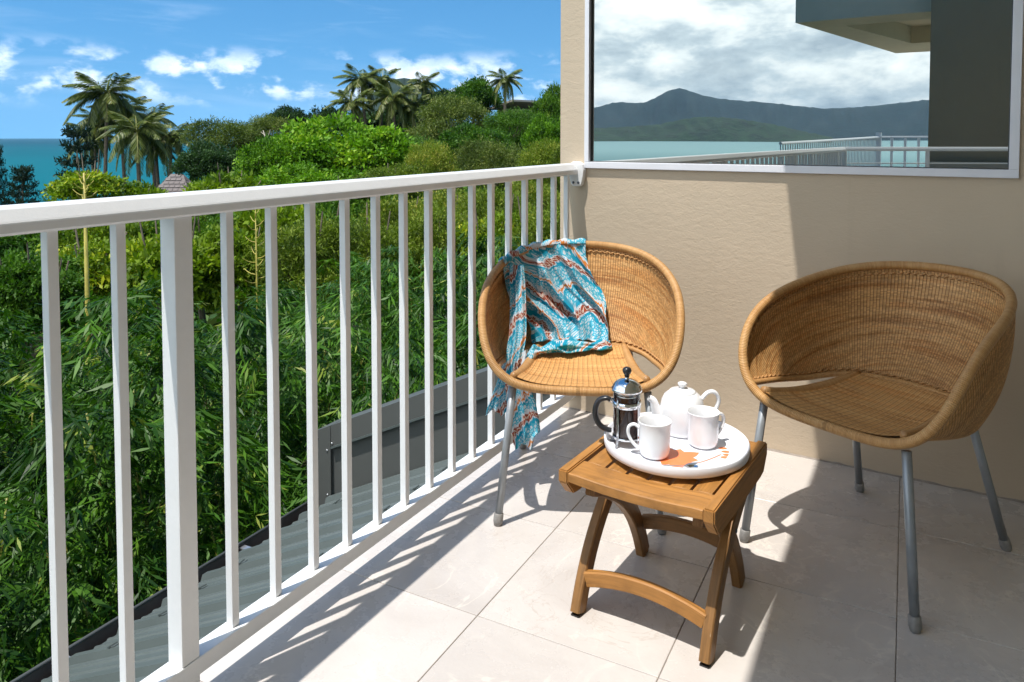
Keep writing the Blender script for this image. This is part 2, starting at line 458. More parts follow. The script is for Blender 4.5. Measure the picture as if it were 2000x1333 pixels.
# ------------------------------------------------------------------ object helpers
def link(name, me, mat, parent=None, loc=None, rot=None, scale=None):
    o = bpy.data.objects.new(name, me)
    COL.objects.link(o)
    if mat is not None and me is not None and len(me.materials) == 0:
        me.materials.append(mat)
    if parent is not None:
        o.parent = parent
    if loc is not None:
        o.location = loc
    if rot is not None:
        o.rotation_euler = rot
    if scale is not None:
        o.scale = scale
    return o


def tag(o, label=None, cat=None, group=None, kind=None):
    if label:
        o['label'] = label
    if cat:
        o['category'] = cat
    if group:
        o['group'] = group
    if kind:
        o['kind'] = kind
    return o


def thing(name, label, cat, loc=(0, 0, 0), rz=0.0, group=None):
    o = bpy.data.objects.new(name, None)
    COL.objects.link(o)
    o.empty_display_size = 0.1
    o.location = loc
    o.rotation_euler = (0, 0, rz)
    return tag(o, label, cat, group)


def recolour(o, mat):
    o.material_slots[0].link = 'OBJECT'
    o.material_slots[0].material = mat


def pymesh(name, V, F, smooth=False, uv=None):
    me = bpy.data.meshes.new(name)
    me.from_pydata([tuple(v) for v in V], [], [tuple(f) for f in F])
    if uv is not None:
        lay = me.uv_layers.new(name='UVMap')
        vi = np.empty(len(me.loops), int)
        me.loops.foreach_get('vertex_index', vi)
        lay.data.foreach_set('uv', np.asarray(uv, float)[vi].ravel())
    if smooth:
        me.polygons.foreach_set('use_smooth', np.ones(len(me.polygons), bool))
    me.update()
    return me


def quads(name, V, tint=None):
    """fast mesh of separate quads, V: (n*4,3)"""
    n = len(V) // 4
    me = bpy.data.meshes.new(name)
    me.vertices.add(n * 4)
    me.vertices.foreach_set('co', np.ascontiguousarray(V, dtype=np.float32).ravel())
    me.loops.add(n * 4)
    me.loops.foreach_set('vertex_index', np.arange(n * 4, dtype=np.int32))
    me.polygons.add(n)
    me.polygons.foreach_set('loop_start', np.arange(0, n * 4, 4, dtype=np.int32))
    if tint is not None:
        a = me.attributes.new('tint', 'FLOAT', 'POINT')
        a.data.foreach_set('value', np.repeat(np.asarray(tint, np.float32), 4))
    me.update(calc_edges=True)
    me.validate()
    return me


def bm_box(bm, x0, x1, y0, y1, z0, z1, bev=0.0):
    r = bmesh.ops.create_cube(bm, size=1.0)
    vs = r['verts']
    for v in vs:
        v.co = Vector(((x0 + x1) / 2 + v.co.x * (x1 - x0), (y0 + y1) / 2 + v.co.y * (y1 - y0), (z0 + z1) / 2 + v.co.z * (z1 - z0)))
    if bev:
        es = list({e for v in vs for e in v.link_edges})
        bmesh.ops.bevel(bm, geom=es, offset=bev, segments=2, affect='EDGES', profile=0.6)
    return vs


def bm_mesh(name, bm, smooth=False):
    me = bpy.data.meshes.new(name)
    bmesh.ops.recalc_face_normals(bm, faces=bm.faces[:])
    bm.to_mesh(me)
    bm.free()
    if smooth:
        me.polygons.foreach_set('use_smooth', np.ones(len(me.polygons), bool))
    return me


def box_mesh(name, x0, x1, y0, y1, z0, z1, bev=0.0):
    bm = bmesh.new()
    bm_box(bm, x0, x1, y0, y1, z0, z1, bev)
    return bm_mesh(name, bm)


def frames(P, up=Vector((0, 0, 1)), closed=False):
    n = len(P)
    T = []
    for i in range(n):
        a = P[(i - 1) % n] if (closed or i > 0) else P[i]
        b = P[(i + 1) % n] if (closed or i < n - 1) else P[i]
        T.append((b - a).normalized())
    N = []
    u = up - T[0] * up.dot(T[0])
    if u.length < 1e-4:
        u = Vector((1, 0, 0)) - T[0] * T[0].x
    u.normalize()
    for i in range(n):
        u = u - T[i] * u.dot(T[i])
        u.normalize()
        N.append(u.copy())
    B = [T[i].cross(N[i]) for i in range(n)]
    return T, N, B


def tube(name, P, rad, seg=12, closed=False, cap=True, up=Vector((0, 0, 1)), squash=1.0):
    P = [Vector(p) for p in P]
    n = len(P)
    if not hasattr(rad, '__len__'):
        rad = [rad] * n
    T, N, B = frames(P, up, closed)
    V, F, UV = [], [], []
    L = 0.0
    for i in range(n):
        if i:
            L += (P[i] - P[i - 1]).length
        for k in range(seg):
            a = 2 * PI * k / seg
            V.append(P[i] + (B[i] * math.cos(a) + N[i] * math.sin(a) * squash) * rad[i])
            UV.append((L, k / seg))
    rng = n if closed else n - 1
    for i in range(rng):
        j = (i + 1) % n
        for k in range(seg):
            k2 = (k + 1) % seg
            F.append((i * seg + k, i * seg + k2, j * seg + k2, j * seg + k))
    if cap and not closed:
        F.append(tuple(reversed(range(seg))))
        F.append(tuple((n - 1) * seg + k for k in range(seg)))
    return pymesh(name, V, F, True, UV)


def bar(name, P, w, h, up, uvoff=0.0, bev=0.003):
    """rectangular section swept along P; w across, h along 'up' side vector"""
    P = [Vector(p) for p in P]
    n = len(P)
    T, N, B = frames(P, Vector(up))
    V, F, UV = [], [], []
    L = uvoff
    b = bev
    prof = [(-w / 2 + b, -h / 2), (w / 2 - b, -h / 2), (w / 2, -h / 2 + b), (w / 2, h / 2 - b), (w / 2 - b, h / 2), (-w / 2 + b, h / 2), (-w / 2, h / 2 - b), (-w / 2, -h / 2 + b)]
    per = [0]
    for i in range(8):
        a, c = prof[i], prof[(i + 1) % 8]
        per.append(per[-1] + math.hypot(a[0] - c[0], a[1] - c[1]))
    for i in range(n):
        if i:
            L += (P[i] - P[i - 1]).length
        for k, (a, c) in enumerate(prof):
            V.append(P[i] + B[i] * a + N[i] * c)
            UV.append((L, per[k]))
    for i in range(n - 1):
        for k in range(8):
            k2 = (k + 1) % 8
            F.append((i * 8 + k, i * 8 + k2, (i + 1) * 8 + k2, (i + 1) * 8 + k))
    F.append(tuple(reversed(range(8))))
    F.append(tuple((n - 1) * 8 + k for k in range(8)))
    return pymesh(name, V, F, False, UV)


def lathe(name, prof, seg=40, smooth=True):
    V, F = [], []
    for r, z in prof:
        for k in range(seg):
            a = 2 * PI * k / seg
            V.append((r * math.cos(a), r * math.sin(a), z))
    n = len(prof)
    for i in range(n - 1):
        for k in range(seg):
            k2 = (k + 1) % seg
            F.append((i * seg + k, i * seg + k2, (i + 1) * seg + k2, (i + 1) * seg + k))
    me = pymesh(name, V, F, smooth)
    return me


def spline(pts, n, closed=False):
    """Catmull-Rom through pts"""
    P = [Vector(p) for p in pts]
    m = len(P)
    out = []
    segs = m if closed else m - 1
    for i in range(n):
        t = i / (n if closed else n - 1) * segs
        k = min(int(t), segs - 1)
        f = t - k
        if closed:
            a, b, c, d = P[(k - 1) % m], P[k % m], P[(k + 1) % m], P[(k + 2) % m]
        else:
            a, b, c, d = P[max(k - 1, 0)], P[k], P[k + 1], P[min(k + 2, m - 1)]
        out.append(0.5 * ((2 * b) + (c - a) * f + (2 * a - 5 * b + 4 * c - d) * f * f + (3 * b - a - 3 * c + d) * f ** 3))
    return out


def copy_tree(o, parent=None):
    c = o.copy()
    COL.objects.link(c)
    if parent is not None:
        c.parent = parent
    for ch in list(o.children):
        copy_tree(ch, c)
    return c


# ================================================================== BALCONY
# wall line (3.4 degrees off square with the railing)
W0 = Vector((0.028, 2.795, 0))
WD = Vector((0.998, -0.059, 0)).normalized()
WN_ = Vector((WD.y, -WD.x, 0))          # out of the wall, towards the balcony
WANG = math.atan2(WD.y, WD.x)


def wall_y(x):
    return W0.y + (x - W0.x) * WD.y / WD.x


def wx(x):
    """distance along the wall for a given world x"""
    return (x - W0.x) / WD.x


# floor: bed of grout with tiles on it
floor = bpy.data.objects.new('floor', None)
COL.objects.link(floor)
tag(floor, 'pale beige marble look floor tiles of the balcony', None, None, 'structure')
bed = link('grout_bed', box_mesh('grout_bed', -1.312, 3.2, -3.4, 2.95, -0.04, -0.0028), M['grout'], floor)
TX = [-1.312, -0.885] + [-0.443 + 0.443 * i for i in range(0, 9)]
TY = [1.508 + 0.455 * i for i in range(-11, 4)]
TY[-1] = 2.93
tile_cache = {}


def tile_mesh(w, h):
    key = (round(w, 3), round(h, 3))
    if key not in tile_cache:
        bm = bmesh.new()
        bm_box(bm, -w / 2, w / 2, -h / 2, h / 2, -0.009, 0.0)
        top = [e for e in bm.edges if all(v.co.z > -0.001 for v in e.verts)]
        bmesh.ops.bevel(bm, geom=top, offset=0.0011, segments=1, affect='EDGES')
        tile_cache[key] = bm_mesh('tile', bm)
        tile_cache[key].materials.append(M['tile'])
    return tile_cache[key]


J = 0.0022
for i in range(len(TX) - 1):
    for k in range(len(TY) - 1):
        w, h = TX[i + 1] - TX[i] - J, TY[k + 1] - TY[k] - J
        t = link('tile', tile_mesh(w, h), None, floor, ((TX[i] + TX[i + 1]) / 2, (TY[k] + TY[k + 1]) / 2, random.uniform(-0.0002, 0.0002)))
        t.rotation_euler = (random.uniform(-1, 1) * 0.0004, random.uniform(-1, 1) * 0.0004, 0)

slab = link('balcony_slab', box_mesh('balcony_slab', -1.318, 3.2, -3.45, 3.1, -0.30, -0.042), M['edge'])
tag(slab, 'cream rendered edge of the balcony floor slab', None, None, 'structure')

# rendered wall on the right
wl = thing('rendered_wall', 'beige rendered wall carrying the big window', 'wall', (W0.x, W0.y, 0), WANG)
xa, xb = wx(-1.28), wx(2.6)
fx0, fx1, fz0, fz1 = wx(-1.165), wx(0.306), 1.011, 2.15
bm = bmesh.new()
bm_box(bm, xa, xb, 0, 0.22, -0.3, fz0 + 0.004)
bm_box(bm, xa, fx0 + 0.004, 0, 0.22, fz0 + 0.004, fz1 - 0.004)
bm_box(bm, fx1 - 0.004, xb, 0, 0.22, fz0 + 0.004, fz1 - 0.004)
bm_box(bm, xa, xb, 0, 0.22, fz1 - 0.004, 2.7)
link('wall_face', bm_mesh('wall_face', bm), M['stucco'], wl)
bm = bmesh.new()
bm_box(bm, 2.35, 2.55, -6.2, -0.001, -0.3, 2.70)
link('bounce_wall', bm_mesh('bounce_wall', bm), M['soffit'], wl)  # out of view, added to bounce warm light into the shaded side
link('wall_core', box_mesh('wall_core', fx0 + 0.01, fx1 - 0.01, 0.10, 0.21, fz0 + 0.01, fz1 - 0.01), M['rubber'], wl)

jb = []
for i in range(161):
    jb.append(0.004 + 0.003 * random.random())
V = [(xa + (xb - xa) * i / 160, -jb[i], 0.0006) for i in range(161)] + [(xa + (xb - xa) * i / 160, -0.0005, 0.003 + 0.004 * random.random()) for i in range(161)]
link('base_joint', pymesh('base_joint', V, [(i, i + 1, 162 + i, 161 + i) for i in range(160)]), M['grout'], wl)

# window
win = thing('window', 'large white framed fixed window mirroring hills and sea', 'window', (W0.x, W0.y, 0), WANG)
fw_ = 0.026
pr = -0.0125
link('frame', box_mesh('frame', fx0, fx1, pr, 0.06, fz0, fz0 + fw_, 0.002), M['alu'], win)
link('frame', box_mesh('frame', fx0, fx1, pr, 0.06, fz1 - fw_, fz1, 0.002), M['alu'], win)
link('frame', box_mesh('frame', fx0, fx0 + fw_ * 0.75, pr, 0.06, fz0 + fw_, fz1 - fw_, 0.002), M['alu'], win)
link('frame', box_mesh('frame', fx1 - fw_, fx1, pr, 0.06, fz0 + fw_, fz1 - fw_, 0.002), M['alu'], win)
gi = 0.0025
bm = bmesh.new()
a0, a1, c0, c1 = fx0 + fw_ * 0.75, fx1 - fw_, fz0 + fw_, fz1 - fw_
for q in ((a0, a1, c0, c0 + gi), (a0, a1, c1 - gi, c1), (a0, a0 + gi, c0 + gi, c1 - gi), (a1 - gi, a1, c0 + gi, c1 - gi)):
    bm_box(bm, q[0], q[1], 0.004, 0.012, q[2], q[3])
link('gasket', bm_mesh('gasket', bm), M['rubber'], win)
link('pane', box_mesh('pane', a0 - 0.004, a1 + 0.004, 0.014, 0.022, c0 - 0.004, c1 + 0.004), M['pane'], win)

# overhanging slab above, its edge throws the shade on wall and floor
ov = [(-0.615, -3.4), (-0.615, 1.3), (-0.60, 1.9), (-0.585, 2.93), (3.2, 2.93), (3.2, -3.4)]
bm = bmesh.new()
lo = [bm.verts.new((x, y, 2.705)) for x, y in ov]
hi = [bm.verts.new((x, y, 2.95)) for x, y in ov]
bm.faces.new(lo)
bm.faces.new(hi)
for i in range(6):
    bm.faces.new((lo[i], lo[(i + 1) % 6], hi[(i + 1) % 6], hi[i]))
cs = link('balcony_canopy', bm_mesh('balcony_canopy', bm), M['soffit'])
tag(cs, 'concrete slab overhead that shades the right side of the balcony', 'canopy')


# railing ----------------------------------------------------------------
def rail_x(y):
    return -1.257 + (y - 1.0) * 0.0205


def baluster_mesh(w, z0, z1):
    return box_mesh('baluster', -w / 2, w / 2, -w / 2, w / 2, z0, z1, 0.0018)


rl = thing('balcony_railing', 'white balcony railing with square bars and rounded handrail', 'railing', (rail_x(0), 0, 0))
Y0_, Y1_ = -3.28, wall_y(-1.22) - 0.004


def rp(y, z):
    return Vector((rail_x(y) - rail_x(0), y, z))


def handrail_mesh(name, A, B_, w=0.062, h=0.046):
    # flattened oval aluminium section with a flat underside
    A, B_ = Vector(A), Vector(B_)
    d = (B_ - A).normalized()
    s = Vector((d.y, -d.x, 0)).normalized()
    prof = []
    half = [(1.0, 0.37), (0.985, 0.43), (0.93, 0.50), (0.58, 0.88), (0.45, 0.955), (0.25, 0.995)]
    for a, c in half:
        prof.append((a * w / 2, c * h))
    for a, c in reversed(half):
        prof.append((-a * w / 2, c * h))
    prof += [(-w / 2 * 0.99, h * 0.10), (-w / 2 * 0.86, 0.0), (w / 2 * 0.86, 0.0), (w / 2 * 0.99, h * 0.10)]
    V = []
    for Pn in (A, B_):
        for a, c in prof:
            V.append(Pn + s * a + Vector((0, 0, c)))
    n = len(prof)
    F = [(k, (k + 1) % n, n + (k + 1) % n, n + k) for k in range(n)]
    F += [tuple(reversed(range(n))), tuple(range(n, 2 * n))]
    me = pymesh(name, V, F, False)
    return me


link('top_rail', handrail_mesh('top_rail', rp(Y0_, 0.985), rp(Y1_, 0.985)), M['white'], rl)
bm = bmesh.new()
for a, b in ((Y0_, Y1_),):
    vs = bm_box(bm, -0.0225, 0.0225, a, b, 0.062, 0.098, 0.003)
for v in bm.verts:
    v.co.x += rail_x(v.co.y) - rail_x(0)
link('bottom_rail', bm_mesh('bottom_rail', bm), M['white'], rl)
bmesh_b = baluster_mesh(0.0188, 0.0985, 0.9845)
bmesh_b.materials.append(M['white'])
post_me = box_mesh('post', -0.0205, 0.0205, -0.0205, 0.0205, 0.0985, 0.9845, 0.002)
post_me.materials.append(M['white'])
foot_me = box_mesh('post_foot', -0.0205, 0.0205, -0.0205, 0.0205, 0.0, 0.0615, 0.002)
foot_me.materials.append(M['white'])
PB = 0.1208
k = -34
while True:
    y = 0.988 + PB * k
    if y > Y1_ - 0.03:
        break
    if y > Y0_ + 0.05:
        p = rp(y, 0)
        if k in (0, -16, -32):
            link('post', post_me, None, rl, p)
            link('post_foot', foot_me, None, rl, p)
        else:
            link('baluster', bmesh_b, None, rl, p)
    k += 1
# bracket that ends the handrail on the wall
br = bmesh.new()
yy = wall_y(-1.22)
prof = [(-0.031, 0.985), (-0.034, 1.005), (-0.028, 1.026), (-0.010, 1.038), (0.014, 1.037), (0.030, 1.026), (0.037, 1.004), (0.034, 0.975), (0.026, 0.944), (0.018, 0.937), (-0.012, 0.937), (-0.020, 0.944), (-0.026, 0.968)]
vv = []
for yq, sc in ((yy - 0.030, 0.94), (yy - 0.026, 1.0), (yy - 0.002, 1.0)):
    vv.append([br.verts.new((rail_x(yy) - rail_x(0) + 0.020 + a * sc, yq, 0.99 + (c - 0.99) * sc)) for a, c in prof])
n = len(prof)
for q in range(2):
    for k in range(n):
        br.faces.new((vv[q][k], vv[q][(k + 1) % n], vv[q + 1][(k + 1) % n], vv[q + 1][k]))
br.faces.new(vv[0])
bk = link('end_bracket', bm_mesh('end_bracket', br), M['white'], rl)
for s in (-0.008, 0.014):
    sm = tube('screw', [(0, 0, 0), (0, -0.005, 0)], 0.0052, 10)
    link('screw', sm, M['screw'], bk, (rail_x(yy) - rail_x(0) + 0.020 + s, yy - 0.0285, 0.952))

# side railing at the far end behind the camera, seen in the window
A2, B2 = Vector((rail_x(Y0_), Y0_ - 0.06, 0)), Vector((0.18, -4.22, 0))
r2 = thing('balcony_railing', 'short white railing across the far end of the balcony, reflected in the window', 'railing')
link('top_rail', handrail_mesh('top_rail', A2 + Vector((0, 0, 0.985)), B2 + Vector((0, 0, 0.985))), M['white'], r2)
dv = (B2 - A2)
link('bottom_rail', bar('bottom_rail', [A2 + Vector((0, 0, 0.85)), B2 + Vector((0, 0, 0.85))], 0.03, 0.012, (0, 0, 1)), M['white'], r2)
for f in (0.0, 0.5, 1.0):
    link('post', post_me, None, r2, A2 + dv * f)

# ================================================================== ROOF BELOW THE BALCONY
RZ, RX, TANR = -0.90, -2.85, 0.47


def roof_z(x):
    return RZ + (x - RX) * TANR


rf = thing('metal_roof', 'grey corrugated metal roof sloping below the balcony', 'roof', (RX, 1.0, RZ))
RY0, RY1 = -1.4, 3.15


def roofpt(x, y, dz=0.0):
    return (x - RX, y - 1.0, roof_z(x) - RZ + dz)


pitch_y = 0.205
ribs = []
y = RY0
sheet_i = 0
while y < RY1 - 0.01:
    y2 = min(y + pitch_y, RY1)
    V = []
    prof = [(0.0, 0.0), (0.010, 0.027), (0.038, 0.027), (0.048, 0.0), (0.108, 0.0), (0.113, 0.006), (0.121, 0.006), (0.126, 0.0), (0.162, 0.0), (0.167, 0.006), (0.175, 0.006), (0.180, 0.0), (pitch_y, 0.0)]
    for xq in (RX + 0.055, -1.33):
        for a, h in prof:
            if y + a <= y2 + 1e-4:
                V.append(roofpt(xq, y + a, h))
    m_ = len(V) // 2
    F = [(i, i + 1, m_ + i + 1, m_ + i) for i in range(m_ - 1)]
    # thickness lip at the gutter end
    base = len(V)
    for i in range(m_):
        v = V[i]
        V.append((v[0], v[1], roofpt(RX + 0.055, 0, -0.006)[2]))
    F += [(i + 1, i, base + i, base + i + 1) for i in range(m_ - 1)]
    link('roof_sheet', pymesh('roof_sheet', V, F), M['roof'], rf)
    # fixing clip on each rib
    for xc, sz in ((RX + 0.30, 1.0), (RX + 0.95, 1.0)):
        if y + 0.05 < y2:
            bm = bmesh.new()
            bm_box(bm, -0.024, 0.024, -0.011, 0.011, 0, 0.003)
            bm_box(bm, -0.008, 0.004, -0.016, 0.016, 0.003, 0.008)
            o = link('roof_clip', bm_mesh('roof_clip', bm), M['roof'], rf, roofpt(xc + random.uniform(-0.02, 0.02), y + 0.024, 0.0275))
            o.rotation_euler = (0, -math.atan(TANR), random.uniform(-0.2, 0.2))
    y = y2
# gutter channel along the eave
gp = [(-0.055, 0.012), (-0.050, 0.020), (-0.046, 0.012), (-0.046, -0.085), (0.045, -0.09), (0.045, -0.03)]
V, F = [], []
for yq in (RY0 - 1.0, RY1 - 1.0 + 0.02):
    for a, c in gp:
        V.append((a, yq, c))
m_ = len(gp)
F = [(i, i + 1, m_ + i + 1, m_ + i) for i in range(m_ - 1)]
ob = [(a - 0.004, c - 0.004) for a, c in gp[3:5]]
link('gutter', pymesh('gutter', V, F), M['gutter'], rf)
link('gutter_lip', tube('gutter_lip', [(-0.05, RY0 - 1.0, 0.016), (-0.05, RY1 - 0.98, 0.016)], 0.008, 8), M['flash'], rf)
for yq in (1.72, 2.62):
    link('gutter_strap', box_mesh('gutter_strap', -0.045, 0.05, -0.016, 0.016, -0.004, 0.002), M['galv'], rf, (0, yq - 1.0, 0.0))
link('roof_seam', bar('roof_seam', [roofpt(RX + 0.06, 2.52, 0.004), roofpt(-1.34, 2.52, 0.004)], 0.012, 0.012, (0, 0, 1)), M['gutter'], rf)

# gable parapet clad in charcoal flashing
pa = thing('roof_parapet', 'charcoal clad parapet at the far end of the metal roof', 'parapet', (RX, 3.16, RZ))


def parapet_prism(name, pts, y0, y1, mat, parent):
    bm = bmesh.new()
    a = [bm.verts.new((x - RX, y0, z - RZ)) for x, z in pts]
    b = [bm.verts.new((x - RX, y1, z - RZ)) for x, z in pts]
    bm.faces.new(a)
    bm.faces.new(list(reversed(b)))
    for i in range(len(pts)):
        bm.faces.new((a[i], b[i], b[(i + 1) % len(pts)], a[(i + 1) % len(pts)]))
    return link(name, bm_mesh(name, bm), mat, parent)


def ptop(x):
    return -0.504 + (x + 2.896) * 0.457


PX0, PX1 = -2.90, -1.30
parapet_prism('panel', [(PX0 + 0.01, ptop(PX0) - 0.42 - 0.5), (PX1, roof_z(PX1) - 0.5), (PX1, ptop(PX1) - 0.01), (PX0 + 0.01, ptop(PX0 + 0.01) - 0.01)], 0.012, 0.16, M['flash'], pa)
parapet_prism('capping', [(PX0 + 0.115, ptop(PX0 + 0.115) - 0.118), (PX1, ptop(PX1) - 0.118), (PX1, ptop(PX1)), (PX0 + 0.115, ptop(PX0 + 0.115))], -0.006, 0.18, M['flash'], pa)
parapet_prism('capping_lip', [(PX0 + 0.12, ptop(PX0 + 0.12) - 0.130), (PX1, ptop(PX1) - 0.130), (PX1, ptop(PX1) - 0.1185), (PX0 + 0.12, ptop(PX0 + 0.12) - 0.1185)], -0.014, 0.01, M['roof'], pa)
parapet_prism('end_cap', [(PX0, roof_z(PX0) - 0.02), (PX0 + 0.113, roof_z(PX0 + 0.113) + 0.0), (PX0 + 0.113, ptop(PX0 + 0.113) + 0.001), (PX0, ptop(PX0) + 0.001)], -0.008, 0.18, M['flash'], pa)
for (x, z) in ((PX0 + 0.02, ptop(PX0) - 0.03), (PX0 + 0.09, ptop(PX0) - 0.12 + 0.03), (PX0 + 0.125, ptop(PX0 + 0.1) - 0.09), (PX0 + 0.09, ptop(PX0) - 0.34)):
    link('rivet', tube('rivet', [(0, 0, 0), (0, -0.004, 0)], 0.006, 8), M['galv'], pa, (x - RX, -0.008, z - RZ))

# ================================================================== CHAIRS
AK = [0.323, 0.0026, 0.0239, 0.0, 0.0002]
BK = [0.233, -0.3044, 0.0791, 0.0034, 0.0027, 0.0012]
CK = [0.5991, -0.1766, -0.0362, -0.0012, 0.0081, 0.005]


def rim(t):
    return Vector((sum(a * math.sin((k + 1) * t) for k, a in enumerate(AK)), sum(b * math.cos(k * t) for k, b in enumerate(BK)), sum(c * math.cos(k * t) for k, c in enumerate(CK))))


TJ = R(41)
_j = rim(TJ)
LOW = [(_j.x, _j.y, _j.z), (0.252, 0.15, 0.428), (0.236, 0.28, 0.414), (0.205, 0.36, 0.417), (0.150, 0.408, 0.423), (0.075, 0.428, 0.425), (0, 0.434, 0.425)]
LOWF = LOW + [(-x, y, z) for x, y, z in reversed(LOW[:-1])]
_low = spline(LOWF, 401)
_ll = [0.0]
for i in range(400):
    _ll.append(_ll[-1] + (_low[i + 1] - _low[i]).length)


def low_edge(f):
    s = f * _ll[-1]
    i = min(max(int(np.searchsorted(_ll, s)) - 1, 0), 399)
    g_ = (s - _ll[i]) / max(_ll[i + 1] - _ll[i], 1e-9)
    return _low[i].lerp(_low[i + 1], g_)


def shell(f, v, inset=0.0):
    """inner face of the back: f 0..1 from right joint over the top to the left joint, v 0 rim .. 1 lower edge"""
    t = TJ + f * (2 * PI - 2 * TJ)
    a = rim(t)
    # lower edge runs by matching direction round the seat
    b = low_edge(f)
    mid = (a + b) * 0.5
    out = Vector((mid.x, mid.y - 0.16, 0))
    if out.length > 1e-6:
        out.normalize()
    span = (a - b).length
    c = mid + out * (0.16 * span) + Vector((0, 0, -0.06 * span))
    p = a * (1 - v) ** 2 + c * 2 * v * (1 - v) + b * v * v
    if inset:
        p = p - out * inset
    return p


NU, NV = 620, 40
_V, _F, _UV = [], [], []
us = 0.0
prev = None
rows = []
for i in range(NU + 1):
    f = i / NU
    base = [shell(f, k / NV) for k in range(NV + 1)]
    m0 = base[NV // 3]
    if prev is not None:
        us += (m0 - prev).length
    prev = m0
    rows.append((us, base))
for us, base in rows:
    w = 0.0
    mid = base[NV // 2]
    out = Vector((mid.x, mid.y - 0.16, 0)).normalized()
    rel = abs(math.sin(us * PI / 0.0092)) ** 0.7 * 0.0016
    for k in range(NV + 1):
        if k:
            w += (base[k] - base[k - 1]).length
        e = min(1.0, k / 3.0, (NV - k) / 3.0)
        _V.append(base[k] - out * rel * e)
        _UV.append((us, w))
for i in range(NU):
    for k in range(NV):
        a = i * (NV + 1) + k
        _F.append((a, a + 1, a + NV + 2, a + NV + 1))
nb = len(_V)
# outer skin
for us, base in rows:
    mid = base[NV // 2]
    out = Vector((mid.x, mid.y - 0.16, 0)).normalized()
    rel = abs(math.sin(us * PI / 0.0092)) ** 0.7 * 0.0016
    w = 0.0
    for k in range(NV + 1):
        if k:
            w += (base[k] - base[k - 1]).length
        _V.append(base[k] + out * (0.008 + rel))
        _UV.append((us, w))
for i in range(NU):
    for k in range(NV):
        a = nb + i * (NV + 1) + k
        _F.append((a, a + NV + 1, a + NV + 2, a + 1))
BACK_ME = pymesh('backrest', _V, _F, True, _UV)
BACK_ME.materials.append(M['wicker'])

# seat
SN, SM = 240, 46
_V, _F, _UV = [], [], []


def seat_edge(s):
    """half width and side height of the seat at depth s (0 front .. 1 back)"""
    hw = 0.196 - 0.010 * math.sin(s * PI) - 0.048 * s ** 1.6
    return hw


def seat_pt(t, s):
    hw = seat_edge(s)
    x = t * hw
    y0 = rim(math.asin(max(-0.95, min(0.95, x / 0.345)))).y + 0.004
    yb = low_edge(0.5 - 0.5 * x / 0.62).y - 0.004
    y = y0 + (yb - y0) * s
    zf = rim(math.asin(max(-0.95, min(0.95, x / 0.345)))).z + 0.013
    zb = 0.428
    z = zf * (1 - s) ** 2 + (0.400) * 2 * s * (1 - s) + zb * s * s - 0.010 * (1 - t * t) * math.sin(s * PI)
    e = max(0.0, (abs(t) - 0.88) / 0.12)
    z += 0.012 * math.sin(e * PI) * math.sin(s * PI) ** 0.5 - 0.016 * e * e * math.sin(min(1.0, s * 1.02) * PI) ** 0.5
    return Vector((x, y, z))


for i in range(SN + 1):
    t = -1 + 2 * i / SN
    acc = 0.0
    pv_ = None
    for k in range(SM + 1):
        s = k / SM
        p = seat_pt(t, s)
        if pv_ is not None:
            acc += (p - pv_).length
        pv_ = p.copy()
        u_ = t * 0.195
        p.z += abs(math.sin(u_ * PI / 0.0175)) ** 0.7 * 0.0032 * min(1, k / 3, (SM - k) / 3) * (1 if abs(t) < 0.9 else 0.3)
        _V.append(p)
        _UV.append((u_ + 0.2, acc))
for i in range(SN):
    for k in range(SM):
        a = i * (SM + 1) + k
        _F.append((a, a + SM + 1, a + SM + 2, a + 1))
nb = len(_V)
for i in range(0, SN + 1):
    for k in range(SM + 1):
        v = _V[i * (SM + 1) + k]
        _V.append(Vector((v[0], v[1], v[2] - 0.012)))
        _UV.append(_UV[i * (SM + 1) + k])
for i in range(SN):
    for k in range(SM):
        a = nb + i * (SM + 1) + k
        _F.append((a, a + 1, a + SM + 2, a + SM + 1))
SEAT_ME = pymesh('seat', _V, _F, True, _UV)
SEAT_ME.materials.append(M['seatweave'])

RIM_ME = tube('rim', [rim(2 * PI * i / 240) for i in range(240)], 0.0128, 14, closed=True)
RIM_ME.materials.append(M['cane'])
LOWT = spline(LOWF, 90)
LOW_ME = tube('lower_edge', LOWT, 0.0085, 10)
LOW_ME.materials.append(M['cane'])
SIDE_ME = []
for sx in (-1, 1):
    P = [seat_pt(sx * 0.985, s / 20) + Vector((0, 0, 0.004 * math.sin(s / 20 * PI))) for s in range(21)]
    me = tube('seat_side', P, [0.010 + 0.0065 * math.sin(i / 20 * PI) ** 0.6 for i in range(21)], 12)
    me.materials.append(M['cane'])
    SIDE_ME.append(me)


def braid(name, P, rad=0.0026, turns_per_m=95):
    P = [Vector(p) for p in P]
    T, N, B = frames(P)
    L = 0
    Q = []
    for i, p in enumerate(P):
        if i:
            L += (p - P[i - 1]).length
        a = L * turns_per_m * 2 * PI * 0.5
        Q.append(p + N[i] * math.sin(a) * 0.0022 + B[i] * math.cos(a) * 0.0022)
    me = tube(name, Q, rad, 6)
    me.materials.append(M['stitch'])
    return me


def shell_in(f, v, off):
    p = shell(f, v)
    out = Vector((p.x, p.y - 0.16, 0)).normalized()
    return p - out * off


NB = 560
BR1 = braid('stitching', [shell_in(i / NB, 0.024 / max(0.024, (rim(TJ + i / NB * (2 * PI - 2 * TJ)) - low_edge(i / NB)).length) if True else 0, 0.004) for i in range(14, NB - 13)])
BR2 = braid('stitching', [shell_in(i / NB, 1 - min(0.45, 0.016 / max(0.03, (rim(TJ + i / NB * (2 * PI - 2 * TJ)) - low_edge(i / NB)).length)), 0.004) for i in range(20, NB - 19)])

LEGS = {
    'front': (Vector((0.196, 0.020, 0.402)), Vector((0.238, -0.006, 0.0))),
    'rear': (Vector((0.165, 0.405, 0.405)), Vector((0.212, 0.548, 0.0))),
}


